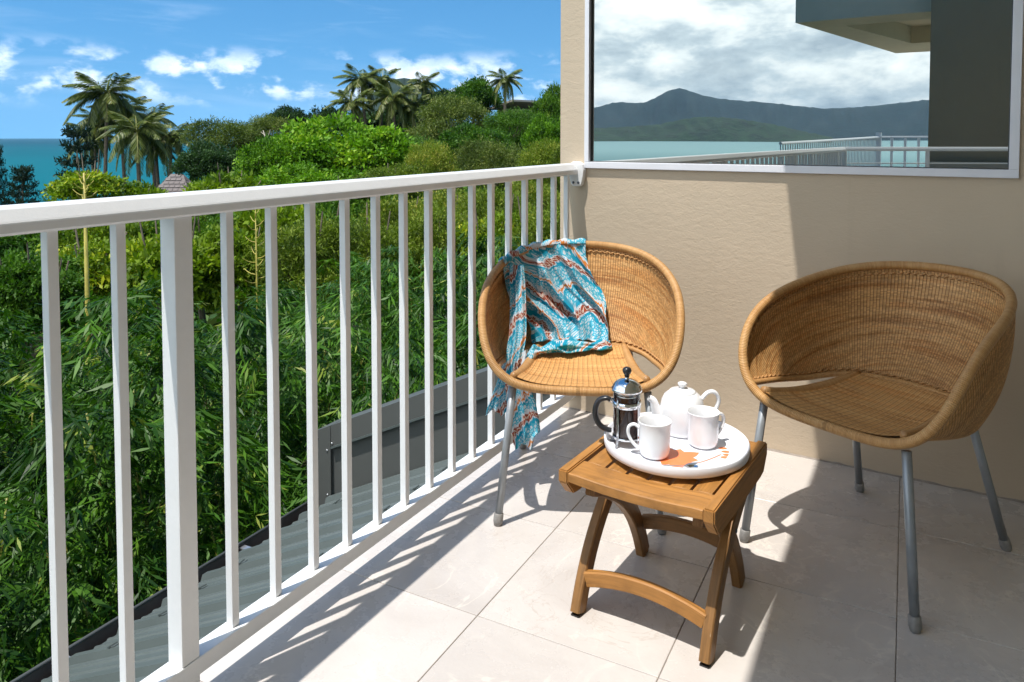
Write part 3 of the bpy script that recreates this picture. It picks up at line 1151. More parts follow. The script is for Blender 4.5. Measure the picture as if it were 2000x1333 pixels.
def make_chair(label, loc, rz):
    t = thing('rattan_chair', label, 'chair', loc, rz, 'rattan armchairs on the balcony')
    link('backrest', BACK_ME, None, t)
    link('seat', SEAT_ME, None, t)
    link('rim', RIM_ME, None, t)
    link('lower_edge', LOW_ME, None, t)
    for me in SIDE_ME:
        link('seat_side', me, None, t)
    link('stitching', BR1, None, t)
    link('stitching', BR2, None, t)
    for kind in ('front', 'rear'):
        for sx in (-1, 1):
            a, b = LEGS[kind]
            A = Vector((a.x * sx, a.y, a.z))
            B_ = Vector((b.x * sx, b.y, b.z))
            d = (B_ - A).normalized()
            lg = link('leg', tube('leg', [A, B_ - d * 0.03], 0.0114, 14), M['leg'], t)
            link('foot', tube('foot', [B_ - d * 0.036, B_ - d * 0.034, B_ - d * 0.012, B_ + d * 0.0], [0.0118, 0.0142, 0.0146, 0.0115], 14), M['ferrule'], lg)
    # seat bearer under the weave
    link('seat_bearer', tube('seat_bearer', spline([(-0.165, 0.405, 0.400), (-0.08, 0.41, 0.386), (0.08, 0.41, 0.386), (0.165, 0.405, 0.400)], 14), 0.009, 8), M['leg'], t)
    return t


C1P, C1R = Vector((-0.8254, 1.992, 0)), R(21.99)
C2P, C2R = Vector((-0.1715, 2.0405, 0)), R(-26.81)
chair1 = make_chair('sunlit rattan tub chair by the railing with a blue scarf over its back', C1P, C1R)
chair2 = make_chair('shaded empty rattan tub chair standing against the beige wall', C2P, C2R)

# ------------------------------------------------------------------ scarf over chair 1
sc = thing('scarf', 'turquoise and rust patterned cotton scarf draped over the chair back', 'scarf', C1P, C1R)


def inner(f, v, off):
    """point in front of the chair back, v<0 goes over the rim and down behind"""
    if v >= 0:
        p = shell(f, v)
        out = Vector((p.x, p.y - 0.16, 0)).normalized()
        return p - out * off + Vector((0, 0, 0.018 * max(0, 1 - v * 12)))
    t = TJ + f * (2 * PI - 2 * TJ)
    r_ = rim(t)
    out = Vector((r_.x, r_.y - 0.16, 0)).normalized()
    a = min(1.0, -v / 0.14) * PI
    q = r_ + out * (0.0185 * -math.cos(a)) + Vector((0, 0, 0.0195 * math.sin(a)))
    if v < -0.14:
        q = q + Vector((0, 0, (v + 0.14) * 0.45)) + out * 0.004
    return q


# f positions: 0.5 top centre of the back, larger f towards the railing side
F_TOP = (0.492, 0.700)
F_BOT = (0.405, 0.655)


def smooth(a, b, x):
    x = min(1, max(0, (x - a) / (b - a)))
    return x * x * (3 - 2 * x)


NS, NL = 110, 130
V, F, UV = [], [], []
for i in range(NS + 1):
    s = i / NS
    for k in range(NL + 1):
        l = k / NL
        v = -0.42 + l * 1.46
        mix = smooth(0.05, 0.95, v)
        f = (F_TOP[0] * (1 - mix) + F_BOT[0] * mix) * (1 - s) + (F_TOP[1] * (1 - mix) + F_BOT[1] * mix) * s
        # gathered folds running down the cloth, splitting and drifting
        drift = 0.42 * v + 0.07 * math.sin(v * 4.3 + s * 2.0) + 0.04 * math.sin(v * 9.1 + 1.0)
        q_ = s + drift
        f1 = (0.5 + 0.5 * math.sin(2 * PI * q_ * 3.3 + 0.8)) ** 2.2
        f2 = (0.5 + 0.5 * math.sin(2 * PI * q_ * 6.1 + 2.0 * math.sin(v * 3))) ** 2.5
        f3 = math.sin(2 * PI * q_ * 11.0 + v * 5)
        fold = f1 * 0.046 + f2 * 0.022 + f3 * 0.002
        fold *= smooth(-0.04, 0.25, v)
        if v <= 0.93:
            bag = 0.016 * smooth(0.45, 0.93, v)
            p = inner(f, v, 0.009 + fold * (1 - 0.35 * smooth(0.7, 0.93, v)) + bag)
            if v < 0:
                p.z += 0.004 * math.sin(s * 40) * smooth(0, -0.1, v)
        else:
            e = (v - 0.93) / 0.11 * 0.4
            b_ = inner(f, 0.93, 0.009 + fold * 0.65 + 0.016)
            le = low_edge(f)
            hang = math.sin(min(1, e * 1.25) * PI * 0.5)
            fwd = Vector((-le.x * 0.25, -0.055 - 0.030 * math.sin(s * 13) - 0.018 * math.sin(s * 29 + 1), 0))
            tgt = Vector((le.x, le.y - 0.012, 0.430)) + fwd * e
            zs = 0.424 - 0.18 * max(0, 0.40 - tgt.y) + 0.010
            tgt.z = zs + 0.013 * (0.5 + 0.5 * math.sin(e * 10 + s * 11)) * (1 - e * 0.5) + 0.35 * fold * (1 - e)
            p = b_.lerp(tgt, hang)
        V.append(p)
# cloth runs in and out of its folds, so the print follows the folded length
UV = [None] * len(V)
for k in range(NL + 1):
    acc = 0.0
    for i in range(NS + 1):
        if i:
            acc += (V[i * (NL + 1) + k] - V[(i - 1) * (NL + 1) + k]).length
        UV[i * (NL + 1) + k] = (acc * 0.8, (-0.42 + k / NL * 1.46) * 0.36 + 0.03 * math.sin(i / NS * 9))
for i in range(NS):
    for k in range(NL):
        a = i * (NL + 1) + k
        F.append((a, a + 1, a + NL + 2, a + NL + 1))
link('drape', pymesh('drape', V, F, True, UV), M['scarf'], sc)

# the bunched hem lying on the back of the seat
V, F, UV = [], [], []
n1, n2 = 90, 44
hem = spline([(-0.178, 0.262, 0.414), (-0.150, 0.288, 0.428), (-0.09, 0.325, 0.436), (-0.02, 0.345, 0.436), (0.05, 0.362, 0.436), (0.105, 0.372, 0.434)], n1)
for i in range(n1):
    w = i / (n1 - 1)
    rr = 0.019 + 0.006 * math.sin(w * 15) + 0.003 * math.sin(w * 37 + 1)
    rr *= min(1, 0.45 + 3.2 * w, 0.25 + 4.2 * (1 - w))
    c = hem[i]
    for k in range(n2):
        a = 2 * PI * k / n2
        ripple = 1 + 0.20 * math.sin(4 * a + 9 * w) + 0.12 * math.sin(7 * a - 17 * w) + 0.08 * math.sin(11 * w * PI)
        V.append(c + Vector((0.15 * math.cos(a) * rr, math.cos(a) * rr * 1.75 * ripple, max(-0.008, math.sin(a) * rr * 0.95 * ripple))))
        UV.append((w * 0.34 + 0.11, 0.36 + k / n2 * 0.14 + 0.05 * math.sin(w * 9)))
for i in range(n1 - 1):
    for k in range(n2):
        F.append((i * n2 + k, i * n2 + (k + 1) % n2, (i + 1) * n2 + (k + 1) % n2, (i + 1) * n2 + k))
link('hem', pymesh('hem', V, F, True, UV), M['scarf'], sc)


# two long ends that run down inside the arm, through the side gap and hang below
def hanging(name, path, widths, seed, uoff, fold_amp=0.0065, axis=Vector((1, 0, 0))):
    path = spline(path, 90)
    n2 = 40
    V, F, UV = [], [], []
    L = 0
    for i, p in enumerate(path):
        if i:
            L += (p - path[i - 1]).length
        w_ = i / 89
        wd = np.interp(w_, [q[0] for q in widths], [q[1] for q in widths])
        for k in range(n2 + 1):
            s = k / n2 - 0.5
            fo = fold_amp * (math.sin(s * 17 + seed + 1.2 * math.sin(L * 7)) + 0.5 * math.sin(s * 31 + seed * 2 + L * 6))
            q = p + axis * (s * wd) + Vector((-0.2, -1, 0)).normalized() * fo
            if i == 89 or i > 85:
                q.z += 0.010 * math.sin(s * 9 + seed)
            V.append(q)
            UV.append((uoff + s * 0.16, L + seed * 0.13))
    for i in range(89):
        for k in range(n2):
            a = i * (n2 + 1) + k
            F.append((a, a + 1, a + n2 + 2, a + n2 + 1))
    return link(name, pymesh(name, V, F, True, UV), M['scarf'], sc)


hanging('hanging_end', [(-0.222, 0.400, 0.700), (-0.212, 0.345, 0.60), (-0.205, 0.275, 0.50), (-0.212, 0.235, 0.43), (-0.213, 0.225, 0.38), (-0.190, 0.235, 0.28), (-0.182, 0.24, 0.19), (-0.186, 0.24, 0.135)],
        [(0, 0.05), (0.35, 0.055), (0.55, 0.048), (0.7, 0.095), (0.86, 0.112), (0.9, 0.075), (1, 0.062)], 1.3, 0.9)
hanging('hanging_end', [(-0.215, 0.40, 0.62), (-0.210, 0.30, 0.50), (-0.222, 0.262, 0.43), (-0.240, 0.262, 0.36), (-0.262, 0.265, 0.28), (-0.272, 0.268, 0.232)],
        [(0, 0.03), (0.5, 0.04), (0.68, 0.05), (1, 0.075)], 3.1, 0.35)

# ================================================================== SIDE TABLE
TB = Vector((-0.505, 1.778, 0))
TBR = R(-5.2)
tb = thing('folding_side_table', 'low teak folding table with slatted top between the chairs', 'table', TB, TBR)
TW, TD, TZ = 0.372, 0.42, 0.362


def sag(x):
    return -0.011 * (1 - (2 * x / TW) ** 2)


def board(name, x0, x1, y0, y1, th, mat, n=9, zoff=0.0, grain='x'):
    """board whose top follows the dished table top"""
    V, F, UV = [], [], []
    b = 0.002
    for i in range(n + 1):
        x = x0 + (x1 - x0) * i / n
        z = TZ + sag(x) + zoff
        e = b if i in (0, n) else 0.0
        for (yq, zq) in ((y0, -th), (y0, -b - e), (y0 + b, -e), (y1 - b, -e), (y1, -b - e), (y1, -th)):
            V.append((x, yq, z + zq))
            UV.append((x, yq - zq) if grain == 'x' else (yq - zq * 0.3, x + zq))
    for i in range(n):
        for k in range(6):
            k2 = (k + 1) % 6
            F.append((i * 6 + k, (i + 1) * 6 + k, (i + 1) * 6 + k2, i * 6 + k2))
    F.append(tuple(range(6)))
    F.append(tuple(reversed(range(n * 6, n * 6 + 6))))
    return link(name, pymesh(name, V, F, False, UV), mat, tb)


EB = 0.082
SR = 0.026
ix0, ix1 = -TW / 2 + SR, TW / 2 - SR
board('end_board', ix0, ix1, -TD / 2, -TD / 2 + EB, 0.022, M['teak'], 14)
board('end_board', ix0, ix1, TD / 2 - EB, TD / 2, 0.022, M['teak'], 14)
gapw = 0.0075
ns = 6
sw = (ix1 - ix0 - gapw * (ns + 1)) / ns
for i in range(ns):
    x0 = ix0 + gapw + i * (sw + gapw)
    board('slat', x0, x0 + sw, -TD / 2 + EB + 0.0005, TD / 2 - EB - 0.0005, 0.016, M['teak'], 3, -0.0008, 'y')
# side rails: deep boards with their lower corners cut away
for sx in (-1, 1):
    bm = bmesh.new()
    zt = TZ + 0.0005
    pts = [(-TD / 2 - 0.002, zt), (-TD / 2 - 0.002, zt - 0.030), (-TD / 2 + 0.030, zt - 0.066), (-TD / 2 + 0.06, zt - 0.070), (TD / 2 - 0.06, zt - 0.070), (TD / 2 - 0.030, zt - 0.066), (TD / 2 + 0.002, zt - 0.030), (TD / 2 + 0.002, zt)]
    xo = sx * (TW / 2 - SR + 0.0008)
    xi = sx * TW / 2
    a = [bm.verts.new((xo, y, z)) for y, z in pts]
    b = [bm.verts.new((xi, y, z)) for y, z in pts]
    bm.faces.new(a)
    bm.faces.new(b)
    for i in range(len(pts)):
        bm.faces.new((a[i], a[(i + 1) % 8], b[(i + 1) % 8], b[i]))
    uvl = bm.loops.layers.uv.new('UVMap')
    bmesh.ops.recalc_face_normals(bm, faces=bm.faces[:])
    bmesh.ops.bevel(bm, geom=[e for e in bm.edges], offset=0.003, segments=2, affect='EDGES')
    for f in bm.faces:
        for lp in f.loops:
            lp[uvl].uv = (lp.vert.co.y + sx, lp.vert.co.z + lp.vert.co.x)
    link('side_rail', bm_mesh('side_rail', bm), M['teak'], tb)

# crossing curved legs
LW, LT = 0.043, 0.024


def leg_curve(y_foot, y_top, z_top):
    # rises steeply from the foot, then sweeps over towards the far side
    return [(y_foot, 0.004), (y_foot + (y_top - y_foot) * 0.09, 0.07), (y_foot + (y_top - y_foot) * 0.24, 0.145), (y_foot + (y_top - y_foot) * 0.46, 0.215), (y_foot + (y_top - y_foot) * 0.74, 0.272), (y_top, z_top)]


for sx in (-1, 1):
    for kind in ('near', 'far'):
        s = -1 if kind == 'near' else 1
        xx = sx * (0.157 if kind == 'near' else 0.131)
        cv = leg_curve(s * 0.165, -s * 0.150, 0.310)
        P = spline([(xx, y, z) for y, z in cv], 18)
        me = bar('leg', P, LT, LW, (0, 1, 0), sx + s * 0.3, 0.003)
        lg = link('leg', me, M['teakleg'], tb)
        link('foot_pad', box_mesh('foot_pad', xx - 0.010, xx + 0.010, s * 0.165 - 0.017, s * 0.165 + 0.017, 0.0, 0.004), M['blackplastic'], lg)
    # pivot bolt
    link('pivot_bolt', tube('pivot_bolt', [(sx * 0.116, 0, 0.222), (sx * 0.172, 0, 0.222)], 0.005, 10), M['screw'], tb)
# arched stretchers between the feet
for s, hw, z0, up_, x_ in ((-1, 0.145, 0.078, 0.024, 0), (1, 0.119, 0.100, 0.018, 0)):
    P = [(x, s * (0.165 - 0.022) , z0 + up_ * (1 - (x / hw) ** 2)) for x in np.linspace(-hw, hw, 15)]
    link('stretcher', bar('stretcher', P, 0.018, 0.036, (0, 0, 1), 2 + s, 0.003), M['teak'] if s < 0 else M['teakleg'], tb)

# ================================================================== TRAY AND WHAT STANDS ON IT
TRX, TRY, TRZ = -0.497, 1.824, 0.3625
tray = thing('round_tray', 'round white melamine tray with an orange flower print on the teak table', 'tray', (TRX, TRY, TRZ))
rt_ = 0.177
link('tray_dish', lathe('tray_dish', [(0.0, 0.0), (rt_ - 0.010, 0.0), (rt_ - 0.002, 0.005), (rt_, 0.012), (rt_ + 0.0005, 0.026), (rt_ - 0.001, 0.0285), (rt_ - 0.0035, 0.0285), (rt_ - 0.005, 0.026), (rt_ - 0.008, 0.012), (rt_ - 0.016, 0.0075), (0.0, 0.007)], 96), M['melamine'], tray)
TOPZ = TRZ + 0.007


def flat_shape(name, pts, mat, z=0.0004):
    me = pymesh(name, [(x, y, 0) for x, y in pts], [tuple(range(len(pts)))])
    return link(name, me, mat, tray, (0, 0, 0.007 + z))


def petal(cx, cy, L, W, ang, n=9, sharp=1.0):
    pts = []
    for i in range(n):
        t = i / (n - 1)
        pts.append((t * L, W * math.sin(t * PI) ** sharp * 0.5))
    for i in range(1, n - 1):
        t = 1 - i / (n - 1)
        pts.append((t * L, -W * math.sin(t * PI) ** sharp * 0.5))
    c, s = math.cos(ang), math.sin(ang)
    return [(cx + c * a - s * b, cy + s * a + c * b) for a, b in pts]


fc = (0.018, -0.070)
for i in range(9):
    a = 2 * PI * i / 9 + 0.2
    flat_shape('printed_petal', petal(fc[0], fc[1], 0.072 if i % 2 else 0.055, 0.036, a), M['orange'], 0.0004 + 0.00008 * i)
for i, (px_, py_) in enumerate(((0.118, 0.020), (0.126, 0.002), (0.124, -0.016), (0.108, 0.034))):
    flat_shape('printed_berry', petal(px_ - 0.011, py_ - 0.002, 0.024, 0.015, 0.25 + 0.1 * i, 9, 0.6), M['orange'])
stem = []
for i in range(12):
    t = i / 11
    stem.append((0.060 + 0.052 * t, -0.085 + 0.085 * t ** 1.5))
flat_shape('printed_stem', [(x - 0.0025, y + 0.001) for x, y in stem] + [(x + 0.0025, y - 0.001) for x, y in reversed(stem)], M['pink'])
for cx, cy, L, W, a in ((0.048, -0.108, 0.045, 0.014, 0.95), (0.118, -0.072, 0.024, 0.008, 0.75), (-0.125, -0.020, 0.05, 0.022, 1.9), (-0.14, -0.055, 0.04, 0.018, 2.3)):
    flat_shape('printed_leaf', petal(cx, cy, L, W, a), M['ink'], 0.0012)

# teaspoon lying in front of the cups
sp = thing('teaspoon', 'small steel teaspoon lying on the tray before the cups', 'spoon', (TRX + 0.030, TRY - 0.128, TOPZ + 0.0035), R(28))
link('handle', tube('handle', [(-0.055, 0, 0.0), (-0.02, 0, 0.0035), (0.02, 0, 0.002), (0.032, 0, 0.0005)], [0.0030, 0.0020, 0.0016, 0.0018], 8, squash=0.6), M['chrome'], sp)
bwl = [(math.cos(2 * PI * k / 16), math.sin(2 * PI * k / 16)) for k in range(16)]
V = [(0.045 + 0.014 * a, 0.0085 * b, 0.0015) for a, b in bwl] + [(0.045 + 0.008 * a, 0.005 * b, -0.0018) for a, b in bwl] + [(0.045, 0, -0.0022)]
F = [(k, (k + 1) % 16, 16 + (k + 1) % 16, 16 + k) for k in range(16)] + [(16 + k, 16 + (k + 1) % 16, 32) for k in range(16)]
link('bowl', pymesh('bowl', V, F, True), M['chrome'], sp)


# cups
def make_mug(label, loc, rz):
    t = thing('mug', label, 'mug', loc, rz, 'white mugs on the tray')
    h = 0.087
    prof = [(0.0, 0.0025), (0.022, 0.0025), (0.024, 0.0), (0.027, 0.0), (0.0335, 0.006), (0.0365, 0.014), (0.0372, 0.03), (0.0372, 0.06), (0.0376, 0.074), (0.0400, 0.085), (0.0405, h), (0.0395, h + 0.0006), (0.0380, h - 0.001), (0.0352, 0.074), (0.0345, 0.06), (0.0345, 0.02), (0.030, 0.009), (0.0, 0.0075)]
    link('cup', lathe('cup', prof, 56), M['china'], t)
    P = spline([(0.0365, 0, 0.066), (0.048, 0, 0.074), (0.061, 0, 0.068), (0.0635, 0, 0.052), (0.056, 0, 0.034), (0.045, 0, 0.022), (0.0355, 0, 0.015)], 26)
    link('handle', tube('handle', P, 0.0040, 10, up=Vector((0, 1, 0)), squash=1.35), M['china'], t)
    return t


make_mug('white china mug nearest the coffee press, handle towards it', (-0.526, 1.742, TOPZ), R(196))
make_mug('white china mug in front of the teapot, handle turned away', (-0.437, 1.857, TOPZ), R(52))

# teapot
tp = thing('teapot', 'round shouldered white china teapot at the back of the tray', 'teapot', (-0.506, 1.918, TOPZ), R(27))
body = [(0.0, 0.0), (0.044, 0.0), (0.048, 0.002), (0.0535, 0.012), (0.0570, 0.030), (0.0580, 0.050), (0.0570, 0.068), (0.0530, 0.085), (0.0460, 0.098), (0.0370, 0.1055), (0.0335, 0.1075)]
link('body', lathe('body', body, 56), M['china'], tp)
lid = [(0.0345, 0.1070), (0.0345, 0.1088), (0.030, 0.1120), (0.016, 0.1155), (0.0075, 0.1165), (0.0060, 0.1190), (0.0065, 0.1215), (0.0110, 0.1245), (0.0125, 0.1275), (0.0110, 0.1305), (0.0060, 0.1325), (0.0, 0.133)]
link('lid', lathe('lid', lid, 40), M['china'], tp)
P = spline([(-0.046, 0, 0.038), (-0.062, 0, 0.048), (-0.070, 0, 0.066), (-0.076, 0, 0.083), (-0.087, 0, 0.091)], 20)
link('spout', tube('spout', P, [0.0175 - 0.0100 * i / 19 for i in range(20)], 16, cap=False), M['china'], tp)
P = spline([(0.050, 0, 0.088), (0.066, 0, 0.105), (0.084, 0, 0.106), (0.0945, 0, 0.088), (0.089, 0, 0.066), (0.075, 0, 0.047), (0.055, 0, 0.034)], 28)
link('handle', tube('handle', P, 0.0050, 12, up=Vector((0, 1, 0)), squash=1.5), M['china'], tp)

# coffee press
cp = thing('coffee_press', 'glass and chrome coffee press full of dark coffee', 'coffee press', (-0.609, 1.778, TOPZ), R(12))
gm, g_, out = material('clear_glass')
fr = g_.n('ShaderNodeFresnel', i={'IOR': 1.45})
gl = g_.n('ShaderNodeBsdfGlossy', i={'Color': (1, 1, 1), 'Roughness': 0.02})
tr = g_.n('ShaderNodeBsdfTransparent', i={0: (0.94, 0.95, 0.94)})
gm.node_tree.links.new(g_.n('ShaderNodeMixShader', i={0: fr.outputs[0], 1: tr.outputs[0], 2: gl.outputs[0]}).outputs[0], out.inputs[0])
rg = 0.0335
link('beaker', lathe('beaker', [(0.0, 0.016), (rg - 0.004, 0.016), (rg, 0.021), (rg, 0.136), (rg + 0.001, 0.139)], 40), gm, cp)
M['coffee'] = surf('black_coffee', (0.075, 0.022, 0.014), 0.25, var=0.3, scale=30)
link('coffee', lathe('coffee', [(0.0, 0.020), (rg - 0.0045, 0.020), (rg - 0.0025, 0.024), (rg - 0.0025, 0.122), (0.0, 0.1225)], 36), M['coffee'], cp)
link('filter', lathe('filter', [(0.0, 0.1232), (rg - 0.003, 0.1232), (rg - 0.003, 0.129), (0.0, 0.129)], 30), M['chrome'], cp)
link('band', lathe('band', [(rg + 0.0006, 0.098), (rg + 0.0022, 0.098), (rg + 0.0022, 0.112), (rg + 0.0006, 0.112)], 40), M['chrome'], cp)
link('base_ring', lathe('base_ring', [(rg + 0.0006, 0.019), (rg + 0.002, 0.019), (rg + 0.002, 0.024), (rg + 0.0006, 0.024)], 40), M['chrome'], cp)
for i in range(4):
    a = PI / 4 + i * PI / 2 + 0.25
    dx, dy = math.cos(a), math.sin(a)
    P = [(dx * (rg + 0.0025), dy * (rg + 0.0025), z) for z in (0.104, 0.06, 0.024)] + [(dx * (rg + 0.004), dy * (rg + 0.004), 0.012), (dx * (rg + 0.010), dy * (rg + 0.010), 0.001)]
    st = link('strap', bar('strap', P, 0.0060, 0.0016, (dx, dy, 0), 0, 0.0004), M['chrome'], cp)
    link('strap_tip', tube('strap_tip', [(dx * (rg + 0.002), dy * (rg + 0.002), 0.102), (dx * (rg + 0.003), dy * (rg + 0.003), 0.112), (dx * (rg + 0.0025), dy * (rg + 0.0025), 0.121)], [0.0038, 0.003, 0.0006], 8), M['chrome'], st)
    P = [(dx * (rg + 0.001), dy * (rg + 0.001), 0.022), (dx * (rg * 0.7), dy * (rg * 0.7), 0.012), (dx * (rg * 0.55), dy * (rg * 0.55), 0.010)]
    link('strap_foot', bar('strap_foot', P, 0.006, 0.0016, (dx, dy, 0), 0, 0.0004), M['chrome'], st)
link('lid', lathe('lid', [(rg + 0.0035, 0.1365), (rg + 0.0048, 0.1375), (rg + 0.0048, 0.1430), (rg + 0.0025, 0.1445), (rg + 0.001, 0.1500), (rg - 0.005, 0.1570), (rg - 0.014, 0.1625), (0.008, 0.1655), (0.0055, 0.1668), (0.0050, 0.1700)], 44), M['chrome'], cp)
link('knob', lathe('knob', [(0.0048, 0.1690), (0.0062, 0.1715), (0.0068, 0.1745), (0.0062, 0.1765), (0.0085, 0.1785), (0.0112, 0.1840), (0.0115, 0.1870), (0.0098, 0.1920), (0.0055, 0.1950), (0.0, 0.1958)], 28), M['blackplastic'], cp)
P = spline([(-0.040, 0, 0.109), (-0.052, 0, 0.112), (-0.070, 0, 0.104), (-0.079, 0, 0.082), (-0.077, 0, 0.058), (-0.066, 0, 0.040), (-0.048, 0, 0.032), (-0.038, 0, 0.031)], 30)
link('handle', tube('handle', P, [0.0052 + 0.0022 * math.sin(i / 29 * PI) for i in range(30)], 12, up=Vector((0, 1, 0)), squash=1.4), M['blackplastic'], cp)
link('handle_clamp', tube('handle_clamp', [(-0.033, 0, 0.107), (-0.045, 0, 0.109)], 0.0065, 10), M['chrome'], cp)

# ================================================================== LANDSCAPE
CS, SN_ = math.cos(YAW), math.sin(YAW)


def spot(px, d):
    """ground position seen at bearing px (2000 px wide view) at depth d"""
    lat = (px - 1000) / FPX * d
    return (-SN_ * d + CS * lat, CS * d + SN_ * lat)


def lvl(py, d):
    return EYE.z + (HORIZON - py) / FPX * d


GD = [0, 8, 20, 40, 60, 80, 120, 250, 600]
GP = [-600, 100, 350, 600, 1100, 1800]
GZ = np.array([
    [-4, -4.5, -5, -5.5, -12, -20, -34, -60, -60],
    [-4, -4.5, -4.5, -4.2, -9, -17, -32, -60, -60],
    [-4, -4.5, -4.0, -3.4, -3.4, -10, -27, -60, -60],
    [-4, -4.5, -3.5, -1.8, -0.4, 0.2, -8, -50, -60],
    [-4, -4.5, -3.2, -0.8, 1.6, 3.2, 3.0, -20, -60],
    [-4, -4.5, -3.2, -0.8, 1.6, 3.2, 3.0, -20, -60]], float)


def ground(px, d):
    row = np.array([np.interp(d, GD, GZ[i]) for i in range(len(GP))])
    return float(np.interp(px, GP, row))


nd, npx = 60, 60
ds = np.concatenate([np.linspace(1.0, 130, 45), np.linspace(140, 600, 15)])
pxs = np.linspace(-900, 1900, npx)
V, F = [], []
for d in ds:
    for px in pxs:
        x, y = spot(px, d)
        V.append((x, y, ground(px, d) + 0.35 * math.sin(x * 0.35) * math.cos(y * 0.31)))
for i in range(nd - 1):
    for k in range(npx - 1):
        a = i * npx + k
        F.append((a, a + 1, a + npx + 1, a + npx))
def undergrowth():
    rng = np.random.default_rng(77)
    P = []
    for _ in range(26000):
        d = 3.0 + 57 * rng.uniform() ** 1.5
        px = rng.uniform(-350, 1500)
        x, y = spot(px, d)
        P.append((x, y, ground(px, d) + 0.35 * math.sin(x * 0.35) * math.cos(y * 0.31) + 0.05 + 0.5 * rng.uniform() ** 2, d))
    P = np.array(P)
    D = rng.normal(size=(len(P), 3)) + [0, 0, 0.5]
    D /= np.linalg.norm(D, axis=1)[:, None]
    L = (0.10 + 0.012 * P[:, 3]) * rng.uniform(0.7, 1.4, len(P))
    me = quads('undergrowth', leaf_quads(P[:, :3], D, rng.normal(size=(len(P), 3)) * 0.6 + [0, 0, 1], L, L * 0.55), rng.uniform(0, 0.9, len(P)))
    tag(link('undergrowth', me, M['mid']), 'low leafy undergrowth covering the hillside below the trees', None, None, 'stuff')


hs = link('hillside', pymesh('hillside', V, F, True), M['earth'])
tag(hs, 'dark leaf littered hillside under the trees', None, None, 'structure')

V, F = [], []
for j, (rr_, z_) in enumerate(((1.0, -4.2), (12, -4.6), (25, -9), (45, -20), (80, -38), (130, -50))):
    for k in range(33):
        a = R(75 + 210 * k / 32)
        V.append((rr_ * math.sin(a), rr_ * math.cos(a), z_))
for j in range(5):
    for k in range(32):
        a = j * 33 + k
        F.append((a, a + 33, a + 34, a + 1))
tag(link('slope', pymesh('slope', V, F, True), M['earth']), 'dark planted slope falling to the sea behind the building', None, None, 'structure')

# sea: one disc round the headland
V = [(0, 0, 0)]
F = []
rads = [400, 1500, 4000, 8000, 12500]
ns_ = 96
for r_ in rads:
    for k in range(ns_):
        a = 2 * PI * k / ns_
        V.append((r_ * math.cos(a), r_ * math.sin(a), 0))
for k in range(ns_):
    F.append((0, 1 + k, 1 + (k + 1) % ns_))
for j in range(len(rads) - 1):
    for k in range(ns_):
        a, b = 1 + j * ns_ + k, 1 + j * ns_ + (k + 1) % ns_
        F.append((a, a + ns_, b + ns_, b))
sea = link('sea', pymesh('sea', V, F), M['sea'], None, (0, 0, -28))
tag(sea, 'turquoise sea reaching the horizon', None, None, 'structure')


# mountains across the bay behind the camera (seen in the window)
def ridge(name, pts, dist, depth, label, seed, mat='hill'):
    rg_ = np.random.default_rng(seed)
    az = np.linspace(pts[0][0], pts[-1][0], 260)
    el = np.interp(az, [p[0] for p in pts], [p[1] for p in pts])
    kern = np.hanning(13)[1:-1]
    kern /= kern.sum()
    el = np.convolve(np.pad(el, 5, mode='edge'), kern, 'valid')
    jag = sum(rg_.normal(0, 1) * 0.00016 / k ** 0.3 * np.sin(az * 3.0 * k + rg_.uniform(0, 6)) for k in range(2, 24))
    el = np.maximum(el + jag * (el > 0.004), 0.0)
    rowsN = 40
    V, F = [], []
    for j in range(rowsN):
        t = j / (rowsN - 1)
        dd = dist + depth * t
        prof = math.sin(min(1.0, t * 2.0) * PI / 2) if t < 0.5 else math.cos((t - 0.5) * PI)
        for a, e in zip(az, el):
            hgt = e * (dist + depth * 0.5) + 29
            sp = 0.5 + 0.5 * math.sin(a * 1.9 + 2.2 * math.sin(a * 0.7 + seed) + t * 5)
            sp2 = 0.5 + 0.5 * math.sin(a * 4.3 + 1.5 * math.sin(a * 1.3) - t * 7 + seed)
            nn = 1 - (0.30 * sp + 0.14 * sp2) * math.sin(min(1.0, t * 2.0) * PI)
            rr = R(a)
            V.append((dd * math.sin(rr), dd * math.cos(rr), -30 + hgt * max(0, prof) * (nn if 0 < t < 0.5 else 1)))
    n = len(az)
    for j in range(rowsN - 1):
        for k in range(n - 1):
            a = j * n + k
            F.append((a, a + 1, a + n + 1, a + n))
    o = link(name, pymesh(name, V, F, True), M[mat])
    tag(o, label, None, None, 'structure')


ridge('mountain', [(-195, 0.02), (-190, 0.026), (-185, 0.030), (-178, 0.040), (-174.5, 0.044), (-171, 0.037), (-168, 0.0345), (-166, 0.039), (-163.9, 0.0435), (-161.5, 0.047), (-159.8, 0.052), (-157.7, 0.067), (-156, 0.047), (-155, 0.0425), (-153.6, 0.0475), (-152.4, 0.042), (-151.4, 0.036), (-149, 0.033), (-143, 0.025), (-135, 0.012), (-128, 0.0)], 7200, 3000, 'blue hazy forested mountains across the bay', 3)
ridge('headland_hill', [(-168.6, 0.0), (-167.0, 0.006), (-164.6, 0.016), (-162.0, 0.0235), (-160.0, 0.026), (-158.6, 0.024), (-156.5, 0.016), (-154, 0.013), (-151, 0.011), (-146, 0.009), (-140, 0.0)], 4300, 900, 'darker wooded headland in front of the mountains', 8, 'nearhill')


# ------------------------------------------------------------------ foliage meshes
def rand_dirs(n, rng):
    v = rng.normal(size=(n, 3))
    return v / np.linalg.norm(v, axis=1)[:, None]


